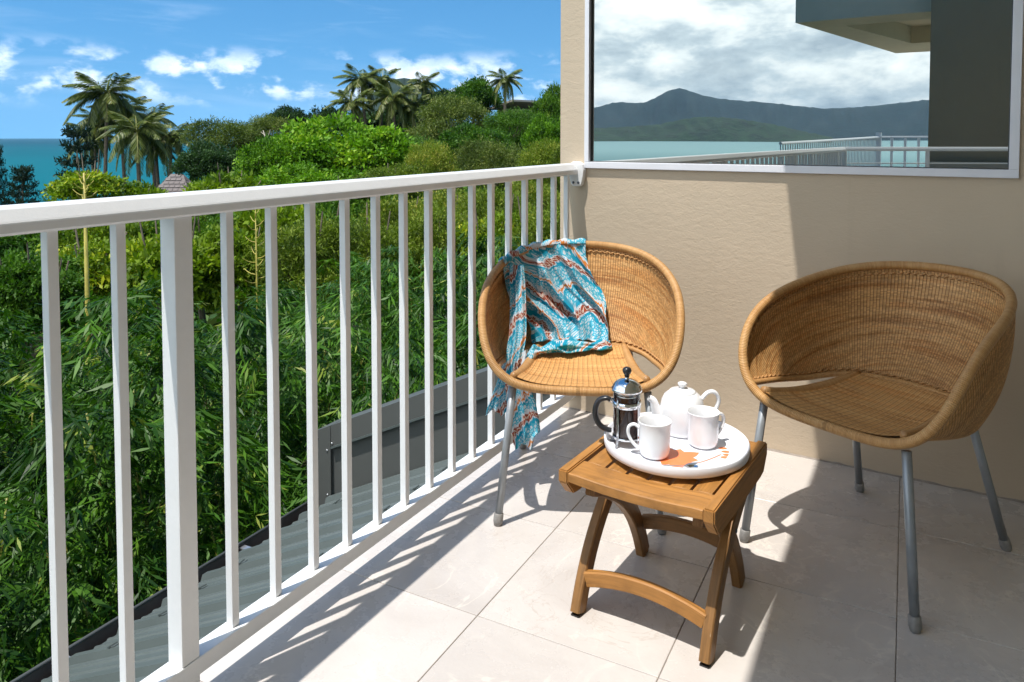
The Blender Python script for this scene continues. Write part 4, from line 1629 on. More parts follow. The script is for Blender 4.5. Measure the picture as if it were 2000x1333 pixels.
def leaf_quads(P, D, Nn, L, W):
    """diamond leaves: base P, direction D, side from D x N"""
    S = np.cross(D, Nn)
    S /= np.linalg.norm(S, axis=1)[:, None] + 1e-9
    L = L[:, None]
    W = W[:, None]
    a = P
    b = P + D * L * 0.42 + S * W * 0.5
    c = P + D * L
    d = P + D * L * 0.42 - S * W * 0.5
    return np.stack([a, b, c, d], 1).reshape(-1, 3)


def crown_mesh(name, seed, nl=9, nclump=170, per=60, leaf=0.085, aspect=0.5, flat=0.8, spread=0.13, sparse=0.0):
    """unit crown, radius about 1, many leaf clumps over several lobes"""
    rng = np.random.default_rng(seed)
    lobes = [(np.array([0, 0, 0.0]), 0.56)]
    for i in range(nl):
        a = i * 2.399 + rng.uniform(-0.3, 0.3)
        el = rng.uniform(-0.35, 1.25)
        rr = rng.uniform(0.56, 0.76)
        lobes.append((np.array([math.cos(a) * math.cos(el) * rr, math.sin(a) * math.cos(el) * rr, math.sin(el) * rr * 0.85]), rng.uniform(0.20, 0.36)))
    C = []
    wts = np.array([r_ ** 2 for _, r_ in lobes])
    cnt = rng.multinomial(nclump * 3, wts / wts.sum())
    for (c, r_), n in zip(lobes, cnt):
        u = rand_dirs(n, rng)
        u[:, 2] = np.abs(u[:, 2]) * 0.9 - rng.uniform(0, 0.55, n)
        u /= np.linalg.norm(u, axis=1)[:, None]
        q = c + u * r_ * rng.uniform(0.86, 1.06, n)[:, None]
        keep = np.ones(n, bool)
        for (c2, r2) in lobes:
            if c2 is not c:
                keep &= np.linalg.norm(q - c2, axis=1) > r2 * 0.80
        C.append(np.concatenate([q[keep], u[keep]], 1))
    C = np.concatenate(C)
    rng.shuffle(C)
    C = C[:nclump]
    cpos, cdir = C[:, :3], C[:, 3:]
    n = len(cpos)
    ct = rng.uniform(0.0, 0.62, n)
    P, D, T = [], [], []
    for i in range(n):
        m = int(per * rng.uniform(0.5, 1.4))
        off = rng.normal(size=(m, 3)) * spread * np.array([1, 1, 0.6])
        p = cpos[i] + off
        d = rand_dirs(m, rng) * 0.9 + cdir[i] * 0.75 + np.array([0, 0, -0.12])
        d /= np.linalg.norm(d, axis=1)[:, None]
        P.append(p)
        D.append(d)
        T.append(ct[i] + rng.uniform(0, 0.38, m))
    P = np.concatenate(P)
    D = np.concatenate(D)
    T = np.concatenate(T)
    P[:, 2] *= flat
    up = np.array([0, 0, 1.0]) + rng.normal(size=P.shape) * 0.55
    L = leaf * rng.uniform(0.6, 1.3, len(P))
    return quads(name, leaf_quads(P, D, up, L, L * aspect * rng.uniform(0.8, 1.2, len(P))), T)


undergrowth()
CROWN = {
    'broad': [crown_mesh('crown', 21, 20, 300, 85, 0.072, 0.5, spread=0.085), crown_mesh('crown', 22, 17, 300, 85, 0.072, 0.5, spread=0.085), crown_mesh('crown', 23, 24, 300, 85, 0.070, 0.48, spread=0.085)],
    'fine': [crown_mesh('crown', 31, 22, 300, 95, 0.062, 0.30, 0.85, 0.10), crown_mesh('crown', 32, 26, 300, 95, 0.062, 0.30, 0.85, 0.10)],
    'sparse': [crown_mesh('crown', 41, 14, 120, 50, 0.13, 0.45, 0.75, 0.11), crown_mesh('crown', 42, 16, 130, 46, 0.13, 0.45, 0.7, 0.10)],
}
for ls in CROWN.values():
    for me in ls:
        me.materials.append(M['mid'])


def trunk_mesh(seed):
    """unit trunk: from z=-1 to z=0 with limbs reaching into the unit crown above"""
    rng = random.Random(seed)
    bm_v, bm_f = [], []

    def add(P, r0, r1):
        P = [Vector(p) for p in P]
        T, N, B = frames(P, Vector((1, 0.1, 0)))
        b0 = len(bm_v)
        n = len(P)
        for i in range(n):
            r_ = r0 + (r1 - r0) * i / (n - 1)
            for k in range(7):
                a = 2 * PI * k / 7
                bm_v.append(P[i] + (B[i] * math.cos(a) + N[i] * math.sin(a)) * r_)
        for i in range(n - 1):
            for k in range(7):
                k2 = (k + 1) % 7
                bm_f.append((b0 + i * 7 + k, b0 + i * 7 + k2, b0 + (i + 1) * 7 + k2, b0 + (i + 1) * 7 + k))
    top = (rng.uniform(-0.05, 0.05), rng.uniform(-0.05, 0.05), -0.25)
    add(spline([(0, 0, -1.6), (rng.uniform(-0.06, 0.06), rng.uniform(-0.06, 0.06), -0.9), top], 8), 0.075, 0.055)
    for i in range(6):
        a = 2 * PI * i / 6 + rng.uniform(-0.4, 0.4)
        rr = rng.uniform(0.4, 0.62)
        e = (math.cos(a) * rr, math.sin(a) * rr, rng.uniform(0.05, 0.5))
        m_ = (math.cos(a) * rr * 0.5, math.sin(a) * rr * 0.5, rng.uniform(-0.15, 0.1))
        add(spline([top, m_, e], 7), 0.04, 0.010)
    return pymesh('trunk', bm_v, bm_f, True)


TRUNKS = [trunk_mesh(i) for i in (1, 2, 3)]
for me in TRUNKS:
    me.materials.append(M['bark'])


def tree(name, px, top, width, d, bottom, mesh, mat, label, cat='tree', group=None, vi=0):
    x, y = spot(px, d)
    zt, zb = lvl(top, d), lvl(bottom, d)
    rx = width * d / FPX / 2 / 0.98
    hz = (zt - zb) / 2
    zc = (zt + zb) / 2
    gz = ground(px, d)
    t = thing(name, label, cat, (x, y, gz), 0, group)
    ms = CROWN[mesh]
    c = link('crown', ms[vi % len(ms)], None, t, (0, 0, zc - gz), (0, 0, random.uniform(0, 6.28)), (rx, rx, hz / 0.72))
    recolour(c, M[mat])
    tk = link('trunk', TRUNKS[vi % 3], None, t, (0, 0, zc - gz), (0, 0, random.uniform(0, 6.28)), (rx, rx, max(hz / 0.72, (zc - gz) / 1.55)))
    return t


TREES = [
    # name, px, top, width, depth, bottom, mesh, material, label
    ('tree', 1088, 163, 92, 70, 305, 'broad', 'mid', 'leafy green tree on the skyline right beside the wall edge'),
    ('tree', 926, 155, 104, 75, 262, 'broad', 'mid', 'tall domed green tree on the ridge left of the lone palm'),
    ('tree', 858, 176, 78, 80, 255, 'broad', 'darkleaf', 'small dark tree right of the hilltop palm clump'),
    ('tree', 565, 206, 86, 76, 282, 'broad', 'darkleaf', 'very dark round tree on the ridge above the dead branch'),
    ('tree', 640, 204, 80, 78, 285, 'sparse', 'darkleaf', 'open dark tree left of the hilltop palms'),
    ('tree', 1012, 226, 90, 72, 300, 'fine', 'olive', 'olive tree just below the grey house roof'),
    ('tree', 765, 205, 180, 86, 300, 'broad', 'darkleaf', 'dark broad tree behind the trunks of the hilltop palms'),
    ('tree', 880, 198, 170, 56, 345, 'fine', 'olive', 'grey green feathery tree below the domed ridge tree'),
    ('tree', 1000, 213, 120, 52, 315, 'fine', 'mid', 'mid green tree below the grey house'),
    ('tree', 1068, 222, 84, 46, 335, 'broad', 'bright', 'bright green tree against the wall edge above the handrail'),
    ('tree', 448, 234, 165, 52, 345, 'fine', 'olive', 'brownish olive tree right of the left palm group'),
    ('tree', 520, 233, 120, 54, 335, 'fine', 'olive', 'olive tree with pale dead branch beside it'),
    ('tree', 412, 276, 118, 37, 380, 'broad', 'darkleaf', 'dark green tree right of the shingled roof'),
    ('tree', 660, 234, 270, 33, 440, 'broad', 'bright', 'largest bright green domed tree in the middle of the hillside'),
    ('tree', 540, 272, 150, 31.5, 420, 'broad', 'bright', 'bright green tree left of the largest domed tree'),
    ('bush', 845, 286, 118, 25, 420, 'fine', 'oliveyellow', 'feathery olive bush right of the largest domed tree'),
    ('bush', 965, 273, 150, 26, 420, 'fine', 'olive', 'wide feathery olive bush above the handrail middle right'),
    ('bush', 1066, 283, 118, 23, 420, 'fine', 'oliveyellow', 'feathery olive bush touching the wall edge above the handrail'),
    ('bush', 765, 322, 150, 22, 430, 'fine', 'oliveyellow', 'low olive bush in front of the largest domed tree'),
    ('tree', 575, 326, 190, 19, 470, 'broad', 'bright', 'bright leafy tree just over the handrail centre'),
    ('tree', 455, 330, 170, 18, 480, 'sparse', 'yellowgreen', 'yellow green tree over the handrail beside the dark tree'),
    ('tree', 175, 330, 150, 20, 430, 'sparse', 'yellowgreen', 'yellow green open tree under the left palms'),
    ('tree', 262, 352, 120, 21, 470, 'sparse', 'yellowgreen', 'yellow green open tree in front of the shingled roof'),
    ('bush', 690, 352, 180, 17, 500, 'broad', 'mid', 'mid green bush behind the handrail centre'),
    ('bush', 330, 396, 190, 16, 540, 'broad', 'yellowgreen', 'yellow green bush behind the thick railing post'),
    ('bush', 90, 425, 240, 15, 580, 'broad', 'mid', 'mid green bush low at the left end of the railing'),
    ('bush', 885, 372, 190, 16, 520, 'fine', 'oliveyellow', 'olive yellow bush behind the railing right of centre'),
    ('bush', 1035, 362, 160, 15, 520, 'fine', 'oliveyellow', 'olive yellow bush behind the railing by the wall'),
    ('tree', 800, 262, 130, 48, 380, 'fine', 'mid', 'mid green tree between the largest domed tree and the feathery bushes'),
    ('tree', 930, 245, 150, 44, 380, 'broad', 'mid', 'low green tree in front of the grey green feathery tree'),
    ('tree', 730, 262, 110, 46, 380, 'broad', 'oliveyellow', 'yellowing tree just behind the largest domed tree'),
    ('tree', 480, 300, 130, 40, 420, 'broad', 'mid', 'shaded green tree below the two olive trees'),
    ('tree', 610, 245, 110, 60, 340, 'broad', 'darkleaf', 'dark tree filling the gap behind the largest domed tree'),
    ('bush', -30, 440, 240, 16, 600, 'broad', 'darkleaf', 'dark bush cut by the left picture edge'),
]
for i, tdat in enumerate(TREES):
    tree(*tdat[:9], vi=i)

# the closest belt of shrubs just beyond the bamboo
BELT = [(-60, 520, 240, 9.5, 'mid'), (60, 500, 230, 9.2, 'mid'), (190, 470, 240, 10.5, 'yellowgreen'), (330, 455, 230, 10, 'yellowgreen'), (455, 450, 220, 10.8, 'yellowgreen'), (590, 445, 230, 10.4, 'oliveyellow'), (720, 430, 230, 11, 'oliveyellow'), (850, 420, 220, 11.4, 'oliveyellow'), (960, 420, 200, 11, 'yellowgreen'), (1070, 420, 200, 10.6, 'oliveyellow'), (390, 400, 210, 13, 'mid'), (620, 390, 210, 13, 'mid'), (780, 385, 200, 13.5, 'oliveyellow'), (960, 380, 190, 13, 'oliveyellow'), (200, 415, 210, 12.5, 'yellowgreen'), (520, 395, 190, 12, 'yellowgreen')]
WHERE = ['half cut by the left picture edge behind the bars', 'behind the leftmost railing bar', 'behind the second bar, beside the tall flower stalk', 'just left of the thick railing post', 'behind the first bar right of the thick post', 'behind the third bar right of the thick post', 'behind the bars between post and blue scarf', 'behind the bars left of the blue scarf', 'behind the bars above the blue scarf', 'showing between the last bar and the wall', 'peeping over the row right of the thick post', 'behind the middle of the bar row', 'under the feathery bushes right of the middle', 'high behind the bars above the scarf', 'rising behind the second bar from the left', 'with the thin flower stalk in front of it']
TONE = {'mid': 'mid green shrub ', 'yellowgreen': 'yellow green shrub ', 'oliveyellow': 'olive yellow shrub '}
for i, (px, tp_, w, d, mt) in enumerate(BELT):
    tree('shrub', px, tp_, w, d, tp_ + 210, 'fine' if mt == 'oliveyellow' else ('broad' if i % 3 else 'sparse'), mt, TONE[mt] + WHERE[i], 'shrub', 'shrubs behind the railing', vi=i)


# palms ------------------------------------------------------------------
def frond_mesh(seed, droop):
    rng = np.random.default_rng(seed)
    n = 74
    P, D, NN, L, W, T = [], [], [], [], [], []
    pts = []
    for i in range(n + 1):
        t = i / n
        pts.append(np.array([t * (1 - 0.18 * droop * t), 0, 0.30 * t - droop * t * t * 0.95]))
    for i in range(2, n):
        t = i / n
        p = pts[i]
        tan = pts[i + 1] - pts[i]
        tan /= np.linalg.norm(tan)
        for s in (-1, 1):
            d = tan * 0.55 + np.array([0, s * 0.75, -0.42 - 0.35 * droop + rng.normal() * 0.12])
            d /= np.linalg.norm(d)
            P.append(p)
            D.append(d)
            NN.append(np.array([0.2, 0, 1.0]) + rng.normal(size=3) * 0.25)
            L.append(0.36 * math.sin(PI * min(1, 0.16 + t * 0.84)) ** 0.6 * rng.uniform(0.85, 1.1))
            W.append(0.023)
            T.append(rng.uniform(0.05, 0.7) + 0.25 * (t > 0.8))
    V = leaf_quads(np.array(P), np.array(D), np.array(NN), np.array(L), np.array(W))
    # rachis as short strips
    RV = []
    for i in range(n):
        a, b = pts[i], pts[i + 1]
        w = 0.014 * (1 - i / n) + 0.004
        RV += [a + [0, w, 0], a - [0, w, 0], b - [0, w, 0], b + [0, w, 0]]
    V = np.concatenate([V, np.array(RV)])
    T = T + [0.9] * n
    me = quads('frond', V, np.array(T))
    me.materials.append(M['frond'])
    return me


FRONDS = [frond_mesh(i, dr) for i, dr in enumerate((0.50, 0.65, 0.85, 1.1, 1.4))]


def palm(px, py, rad, base, d, label, lean=0.0, nfr=24, seed=0):
    rng = random.Random(seed)
    x, y = spot(px, d)
    zc = lvl(py, d)
    gz = min(ground(px, d), lvl(base, d))
    t = thing('coconut_palm', label, 'palm tree', (x, y, gz))
    h = zc - gz
    P = spline([(lean * h, 0, -0.3), (lean * h * 0.55, 0, h * 0.4), (lean * 0.1 * h, 0, h * 0.8), (0, 0, h)], 14)
    link('trunk', tube('trunk', P, [0.17 - 0.07 * i / 13 for i in range(14)], 8), M['bark'], t)
    r_ = rad * d / FPX
    for i in range(nfr):
        f = i / nfr
        me = FRONDS[min(4, int(f * 5))]
        el = [1.25, 0.85, 0.45, 0.05, -0.35][min(4, int(f * 5))] + rng.uniform(-0.15, 0.15)
        fr = link('frond', me, None, t, (0, 0, h), (0, -el * 0.62, i * 2.399 + rng.uniform(-0.25, 0.25)))
        s = r_ * rng.uniform(0.92, 1.15)
        fr.scale = (s, s, s)
    return t


PALMS = [
    (210, 188, 76, 330, 60, 'tallest palm of the left group with its crown against the sky', -0.06, 26),
    (238, 222, 66, 330, 63, 'palm half hidden behind the tallest left palm', 0.05, 22),
    (268, 258, 70, 345, 57, 'palm with drooping fronds right of the tallest left palm', 0.04, 24),
    (334, 268, 58, 340, 60, 'short palm at the right end of the left group', -0.05, 22),
    (305, 290, 50, 345, 62, 'low palm between the two right palms of the left group', 0.06, 18),
    (180, 268, 55, 340, 62, 'low shaded palm under the tallest left palm', 0.03, 20),
    (188, 236, 46, 335, 64, 'shorter palm leaning out at the left of the left group', -0.08, 20),
    (296, 232, 56, 340, 66, 'palm rising behind the right half of the left group', 0.06, 20),
    (708, 160, 52, 262, 75, 'tall upright palm at the left of the hilltop clump', 0.10, 22),
    (748, 158, 46, 262, 77, 'slim palm with upright crown in the middle of the hilltop clump', -0.05, 20),
    (768, 196, 56, 265, 73, 'palm with hanging fronds in front of the hilltop clump', 0.06, 24),
    (690, 204, 52, 270, 72, 'low palm at the foot of the hilltop clump', 0.05, 22),
    (828, 164, 40, 245, 80, 'small palm against the sky right of the hilltop clump', -0.05, 20),
    (806, 208, 44, 265, 74, 'leaning palm low on the right of the hilltop clump', 0.12, 20),
    (987, 158, 40, 232, 71, 'lone palm on the ridge next to the grey house', -0.02, 22),
]
for i, p in enumerate(PALMS):
    palm(*p[:8], seed=i)


# dark conifers at the left ------------------------------------------------
def conifer_mesh(seed, tiers=9, per=7):
    rng = np.random.default_rng(seed)
    P, D, L = [], [], []
    for i in range(tiers):
        z = 0.12 + 0.86 * i / (tiers - 1)
        rad = 0.50 * (1 - 0.8 * (z - 0.12)) * rng.uniform(0.8, 1.1)
        for k in range(per):
            a = 2 * PI * k / per + i * 0.7 + rng.uniform(-0.3, 0.3)
            for s in np.linspace(0.12, 1.0, 14):
                c = np.array([math.cos(a) * rad * s, math.sin(a) * rad * s, z + 0.05 * s * s + 0.02 * rng.normal()])
                m = 7 if s > 0.35 else 3
                P.append(c + rng.normal(size=(m, 3)) * [0.022, 0.022, 0.008])
                dd = rand_dirs(m, rng) + np.array([math.cos(a), math.sin(a), 0.8]) * 0.7
                D.append(dd / np.linalg.norm(dd, axis=1)[:, None])
    P = np.concatenate(P)
    D = np.concatenate(D)
    L = 0.055 * rng.uniform(0.7, 1.3, len(P))
    me = quads('crown', leaf_quads(P, D, rng.normal(size=P.shape), L, L * 0.3), rng.uniform(0, 0.8, len(P)))
    me.materials.append(M['needle'])
    return me


CONS = [conifer_mesh(5, 9, 7), conifer_mesh(6, 7, 6)]
for i, (px, top, base, d, w, lab) in enumerate(((42, 335, 455, 38, 95, 'small dark tiered pine at the far left above the handrail'), (150, 262, 420, 42, 135, 'dark layered pine at the left edge of the palm group'), (-8, 300, 470, 36, 60, 'dark pine cut by the left picture edge'))):
    x, y = spot(px, d)
    gz = min(ground(px, d), lvl(base, d))
    t = thing('pine_tree', lab, 'tree', (x, y, gz))
    h = lvl(top, d) - gz
    link('crown', CONS[i % 2], None, t, (0, 0, 0), (0, 0, i * 1.3), (w * d / FPX, w * d / FPX, h))
    link('trunk', tube('trunk', [(0, 0, -0.3), (0, 0, h * 0.5), (0, 0, h * 0.97)], [0.10, 0.06, 0.015], 8), M['bark'], t)

# flower stalks rising out of the bamboo ------------------------------------
for i, (px, top, base, d, r_, lab) in enumerate(((163, 338, 690, 7.2, 0.028, 'tall yellow green flower stalk standing up out of the bamboo'), (497, 395, 540, 8.0, 0.012, 'thin yellow flower stalk with short side shoots behind the bars'))):
    x, y = spot(px, d)
    z0, z1 = lvl(base, d) - 1.2, lvl(top, d)
    t = thing('flower_stalk', lab, 'plant', (x, y, z0))
    h = z1 - z0
    link('stem', tube('stem', [(0, 0, 0), (0.01, 0, h * 0.5), (0.0, 0, h)], [r_, r_ * 0.9, r_ * 0.35], 9), M['stalk'], t)
    rng = random.Random(i)
    for k in range(22):
        z = h * ((0.52 if i else 0.84) + (0.46 if i else 0.15) * k / 21)
        a = k * 2.4
        L_ = 0.16 * (1.15 - k / 26)
        dx, dy = math.cos(a), math.sin(a)
        link('side_shoot', tube('side_shoot', spline([(0, 0, z), (dx * L_ * 0.5, dy * L_ * 0.5, z + 0.012), (dx * L_, dy * L_, z + 0.06)], 6), [0.006, 0.006, 0.005, 0.005, 0.004, 0.002], 5), M['stalk'], t)

# pale dead branch
x, y = spot(522, 50)
t = thing('dead_branch', 'bare pale forked branch sticking out of the olive trees', 'branch', (x, y, lvl(292, 50)))
for pts, r0 in (([(0, 0, -0.5), (-0.05, 0, 0.5), (-0.25, 0, 1.0), (-0.35, 0, 1.25)], 0.09), ([(-0.1, 0, 0.6), (0.15, 0, 0.95), (0.3, 0, 1.3)], 0.05), ([(-0.22, 0, 0.95), (-0.55, 0, 1.15)], 0.035)):
    P = spline(pts, 8)
    link('limb', tube('limb', P, [r0 * (1 - 0.75 * i / 7) for i in range(8)], 7), M['palebark'], t)

# bamboo hedge beside the roof ----------------------------------------------
def bamboo_mesh(seed, nbranch=78):
    """a clump about 1.5 wide and 3.2 m tall: arching side branches, each hung with leaf sprays, gaps between"""
    rng = np.random.default_rng(seed)
    P, D, L, W, T = [], [], [], [], []
    for i in range(nbranch):
        z0 = 3.2 * rng.uniform(0.02, 1.0) ** 0.75
        a = rng.uniform(0, 2 * PI)
        reach = rng.uniform(0.45, 0.95) * (1.0 if z0 < 2.4 else 1.0 - 0.55 * (z0 - 2.4) / 0.8)
        lift = rng.uniform(0.02, 0.30)
        o = np.array([math.cos(a), math.sin(a), 0.0])
        side = np.array([-math.sin(a), math.cos(a), 0.0])
        ct = rng.uniform(0.0, 0.42)
        big = rng.uniform(0.75, 1.25)
        ns = rng.integers(8, 15)
        for q in range(ns):
            f = 0.30 + 0.70 * (q + rng.uniform(0, 1)) / ns
            c = o * reach * f + np.array([0, 0, z0 + lift * math.sin(f * 2.2) - 0.34 * f ** 2.4]) + side * rng.normal() * 0.10 * f
            so = o * rng.uniform(0.2, 1.0) + side * rng.uniform(-1, 1) + np.array([0, 0, rng.uniform(-0.7, 0.25)])
            so /= np.linalg.norm(so)
            s2 = np.cross(so, [0, 0, 1.0])
            s2 /= np.linalg.norm(s2) + 1e-6
            m = rng.integers(5, 11)
            st = ct + rng.uniform(-0.05, 0.18) + 0.22 * (f > 0.8)
            if rng.uniform() < 0.035:
                st = 0.95
            for k in range(m):
                g_ = k / m
                p = c + so * g_ * 0.13 + rng.normal(size=3) * 0.010
                d = so * rng.uniform(0.5, 0.9) + s2 * (1 if k % 2 else -1) * rng.uniform(0.25, 0.95) + np.array([0, 0, rng.uniform(-0.95, -0.05)])
                d /= np.linalg.norm(d)
                P.append(p)
                D.append(d)
                ll = rng.uniform(0.055, 0.135) * big
                L.append(ll)
                W.append(ll * rng.uniform(0.12, 0.19))
                T.append(st + rng.uniform(-0.05, 0.2))
    P, D = np.array(P), np.array(D)
    nn = np.array([0, 0, 1.0]) + rng.normal(size=P.shape) * 0.5
    me = quads('foliage', leaf_quads(P, D, nn, np.array(L), np.array(W)), np.clip(np.array(T), 0, 1))
    me.materials.append(M['bamboo'])
    return me


BAMS = [bamboo_mesh(i) for i in (51, 52, 53)]
CULM = []
for i in range(3):
    rr = random.Random(i)
    P = spline([(0, 0, 0), (rr.uniform(-0.1, 0.1), rr.uniform(-0.1, 0.1), 1.5), (rr.uniform(-0.3, 0.3), rr.uniform(-0.3, 0.3), 2.9)], 10)
    me = tube('culm', P, [0.018 - 0.012 * k / 9 for k in range(10)], 7)
    me.materials.append(M['culm'])
    CULM.append(me)
nb = 0
rb = random.Random(4)
rows = [(-3.60, -0.55, -1.0, 4.2), (-4.25, -0.16, -1.2, 8.4), (-5.1, -0.12, -1.0, 10.0), (-6.0, -0.30, -0.5, 11.5)]
for xr, ztop, ya, yb in rows:
    y = ya + rb.uniform(0, 0.3)
    while y < yb:
        x = xr + rb.uniform(-0.22, 0.22)
        zt = ztop + rb.uniform(-0.28, 0.22) - 0.035 * max(0, y - 2)
        if y > 3.5 and xr > -4:
            x += 0.35
        s = rb.uniform(0.92, 1.12)
        t = thing('bamboo_plant', 'dense green bamboo clump in the hedge beside the metal roof', 'bamboo', (x, y, zt - 3.2 * s), 0, 'bamboo hedge below the railing')
        link('foliage', BAMS[nb % 3], None, t, (0, 0, 0), (0, 0, rb.uniform(0, 6.28)), (s * rb.uniform(0.95, 1.15), s * rb.uniform(0.95, 1.15), s))
        for k in range(2):
            link('culm', CULM[(nb + k) % 3], None, t, (rb.uniform(-0.2, 0.2), rb.uniform(-0.2, 0.2), -0.2), (0, 0, rb.uniform(0, 6.28)), (1, 1, s))
        nb += 1
        y += rb.uniform(0.72, 0.95)
# more bamboo on the building side, behind the parapet
for (x, y, zt) in ((-2.9, 4.0, -0.05), (-2.2, 4.3, 0.12), (-1.6, 4.5, 0.3), (-2.7, 4.9, 0.2), (-1.9, 5.2, 0.35), (-3.2, 5.6, 0.35), (-2.4, 6.1, 0.42), (-1.3, 5.6, 0.4)):
    s = rb.uniform(0.95, 1.1)
    t = thing('bamboo_plant', 'green bamboo clump rising behind the charcoal roof parapet', 'bamboo', (x, y, zt - 0.15 - 3.2 * s), 0, 'bamboo behind the roof parapet')
    link('foliage', BAMS[nb % 3], None, t, (0, 0, 0), (0, 0, rb.uniform(0, 6.28)), (s, s, s))
    for k in range(2):
        link('culm', CULM[(nb + k) % 3], None, t, (rb.uniform(-0.2, 0.2), rb.uniform(-0.2, 0.2), -0.2), (0, 0, rb.uniform(0, 6.28)), (1, 1, s))
    nb += 1

# houses among the trees ------------------------------------------------------
d = 40
x, y = spot(345, d)
vz = lvl(392, d)
vl = thing('shingled_villa', 'brown grey shingled villa roof showing through the trees', 'house', (x, y, vz - 2.5), R(30))
sc_ = d / FPX
hw, hd, hh = 46 * sc_, 46 * sc_, 52 * sc_
link('wall', box_mesh('wall', -hw * 0.8, hw * 0.8, -hd * 0.8, hd * 0.8, 0, 2.45), M['stucco'], vl)
rt0 = link('roof', pymesh('roof', [(-hw, -hd, 0), (hw, -hd, 0), (hw, hd, 0), (-hw, hd, 0), (-hw * 0.25, 0, hh), (hw * 0.25, 0, hh)], [(0, 1, 5, 4), (1, 2, 5), (2, 3, 4, 5), (3, 0, 4), (3, 2, 1, 0)]), M['shingle'], vl, (0, 0, 2.5))
shm = box_mesh('shingle', -0.13, 0.13, -0.006, 0.006, -0.09, 0.09)
shm.materials.append(M['shingle'])
shn = 0
for (nx, ny, wdt) in ((0, -1, hw), (1, 0, hd), (-1, 0, hd)):
    for r_ in range(8):
        f = (r_ + 0.4) / 8
        half = wdt * (1 - f) + (hw * 0.25 * f if ny else 0)
        nrow = max(1, int(half * 2 / 0.28))
        for c in range(nrow):
            u = -half + (c + 0.5 + 0.25 * (r_ % 2)) * 0.28
            if abs(u) > half - 0.08 or shn > 280:
                continue
            reach = (hd * (1 - f)) if ny else (hw - (hw - hw * 0.25) * f)
            px_ = u if ny else nx * (reach + 0.02)
            py_ = ny * (reach + 0.02) if ny else u
            sl = math.atan2(hh, hd if ny else hw * 0.75)
            o = link('shingle', shm, None, rt0, (px_, py_, hh * f + 0.03), (0, 0, 0))
            az_ = math.atan2(ny, nx) + PI / 2
            o.rotation_euler = (-(PI / 2 - sl) + rb.uniform(-0.05, 0.05), 0, az_)
            shn += 1

d = 79
x, y = spot(1018, d)
hz_ = lvl(212, d)
hb = thing('hilltop_house', 'grey flat roofed house on the ridge right of the lone palm', 'house', (x, y, hz_ - 3.2), R(-20))
sc_ = d / FPX
link('wall', box_mesh('wall', -28 * sc_, 30 * sc_, -2, 2, 0, 3.0), M['darkwall'], hb)
link('roof', pymesh('roof', [(-34 * sc_, -3, 3.0), (36 * sc_, -3, 3.75), (36 * sc_, 3, 3.75), (-34 * sc_, 3, 3.0), (-34 * sc_, -3, 3.2), (36 * sc_, -3, 3.95), (36 * sc_, 3, 3.95), (-34 * sc_, 3, 3.2)], [(0, 1, 2, 3), (7, 6, 5, 4), (0, 4, 5, 1), (1, 5, 6, 2), (2, 6, 7, 3), (3, 7, 4, 0)]), M['slab'], hb)
link('window', box_mesh('window', -10 * sc_, 14 * sc_, -2.03, -1.98, 1.0, 2.4), M['rubber'], hb)

# dark knoll showing over the hilltop palms
d = 150
x, y = spot(790, d)
V, F = [], []
nk = 26
rk = np.random.default_rng(3)
for j in range(9):
    f = j / 8
    for k in range(nk):
        a = 2 * PI * k / nk
        rr_ = 10.0 * (1 - f ** 3.2 * 0.8) * (1 + 0.12 * rk.normal())
        V.append((rr_ * math.cos(a), rr_ * math.sin(a), -4 + (lvl(157, d) + 4) * f))
V.append((0, 0, lvl(157, d) + 0.4))
F += [(8 * nk + k, 8 * nk + (k + 1) % nk, 9 * nk) for k in range(nk)]
for j in range(8):
    for k in range(nk):
        F.append((j * nk + k, j * nk + (k + 1) % nk, (j + 1) * nk + (k + 1) % nk, (j + 1) * nk + k))
kn = link('rocky_hill', pymesh('rocky_hill', V, F), M['hill'], None, (x, y, 0))
tag(kn, 'dark wooded knoll behind the hilltop palms', None, None, 'structure')

# ================================================================== BUILDINGS BEHIND THE CAMERA (window reflection)
nbh = thing('neighbouring_building', 'dark olive building wing with overhanging slab reflected in the window', 'building', (-0.66, -4.62, 0))


def nb_box(name, x0, x1, y0, y1, z0, z1, mat):
    return link(name, box_mesh(name, x0 + 0.66, x1 + 0.66, y0 + 4.62, y1 + 4.62, z0, z1), mat, nbh)


nb_box('blade_wall', -0.69, 3.2, -5.15, -4.90, -4.0, 3.2, M['darkwall'])
nb_box('parapet_wall', -0.66, 3.0, -4.84, -4.74, -0.3, 0.84, M['slab'])
# overhanging slab with a coffered soffit
sl = [(-2.35, -5.2), (-1.78, -10.25), (2.6, -10.35), (2.6, -5.2)]
inn = [(-1.85, -5.9), (-1.35, -8.7), (2.2, -8.75), (2.2, -5.9)]


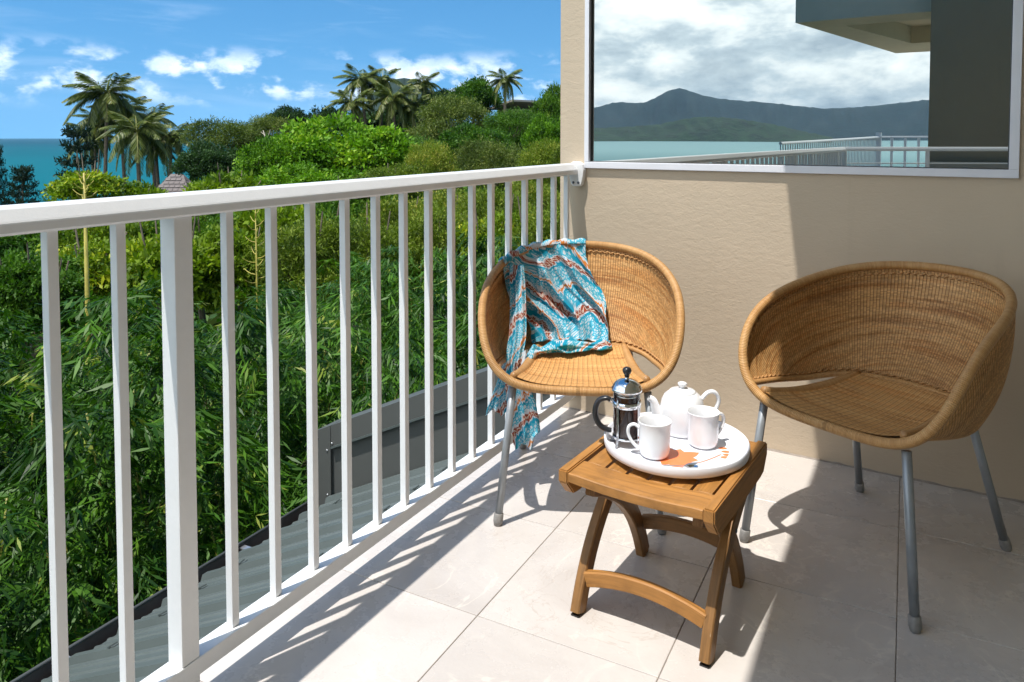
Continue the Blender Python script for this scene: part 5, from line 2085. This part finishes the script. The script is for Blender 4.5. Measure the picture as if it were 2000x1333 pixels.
def prism(name, outer, z0, z1, mat, hole=None, hz=0.0):
    bm = bmesh.new()
    o = (0.66, 4.62)
    a = [bm.verts.new((x + o[0], y + o[1], z0)) for x, y in outer]
    b = [bm.verts.new((x + o[0], y + o[1], z1)) for x, y in outer]
    bm.faces.new(b)
    n = len(outer)
    for i in range(n):
        bm.faces.new((a[i], a[(i + 1) % n], b[(i + 1) % n], b[i]))
    if hole:
        c = [bm.verts.new((x + o[0], y + o[1], z0)) for x, y in hole]
        e = [bm.verts.new((x + o[0], y + o[1], z0 + hz)) for x, y in hole]
        for i in range(n):
            bm.faces.new((a[i], a[(i + 1) % n], c[(i + 1) % n], c[i]))
            bm.faces.new((c[i], c[(i + 1) % n], e[(i + 1) % n], e[i]))
        bm.faces.new(e)
    else:
        bm.faces.new(a)
    return link(name, bm_mesh(name, bm), mat, nbh)


prism('overhang', sl, 2.7, 3.05, M['soffit'], inn, 0.28)
nb_box('lower_floor', -2.6, 3.0, -16.5, -4.95, -0.45, -0.15, M['slab'])
prism('fascia', [(-2.42, -5.18), (-1.83, -10.33), (2.7, -10.43), (2.7, -5.18)], 3.055, 3.6, M['darkwall'])
# the next balcony along, with its own rail
nr = thing('balcony_railing', 'distant white railing of the next balcony, reflected in the window', 'railing', (0, 0, 0))
Q0, Q1, Q2 = Vector((-3.27, -8.0, 1.0)), Vector((-2.9, -16.0, 1.12)), Vector((-0.5, -16.6, 1.12))
link('top_rail', handrail_mesh('top_rail', Q0, Q1), M['white'], nr)
link('top_rail', handrail_mesh('top_rail', Q1, Q2), M['white'], nr)
bb = box_mesh('baluster', -0.0095, 0.0095, -0.0095, 0.0095, -0.9, 0.0)
bb.materials.append(M['white'])
for i in range(56):
    link('baluster', bb, None, nr, Q0.lerp(Q1, i / 56))
for i in range(9):
    link('baluster', bb, None, nr, Q1.lerp(Q2, i / 8), None, (3, 3, 1))
link('bottom_rail', bar('bottom_rail', [Q0 + Vector((0, 0, -0.9)), Q1 + Vector((0, 0, -0.9)), Q2 + Vector((0, 0, -0.9))], 0.04, 0.03, (0, 0, 1)), M['white'], nr)
link('post', box_mesh('post', -0.06, 0.06, -0.06, 0.06, -0.9, 0.14), M['white'], nr, Q1)

# ================================================================== AIR
hm = bpy.data.materials.new('sea_haze')
hm.use_nodes = True
hm.node_tree.nodes.clear()
gh = G(hm.node_tree)
oh = gh.n('ShaderNodeOutputMaterial')
pv_ = gh.n('ShaderNodeVolumePrincipled', i={'Color': (0.42, 0.70, 1.0), 'Density': 3.6e-5})
hm.node_tree.links.new(pv_.outputs[0], oh.inputs['Volume'])
hz = link('haze', box_mesh('haze', -13000, 13000, -13000, 13000, -62, 620), hm)
tag(hz, None, None, None, 'stuff')
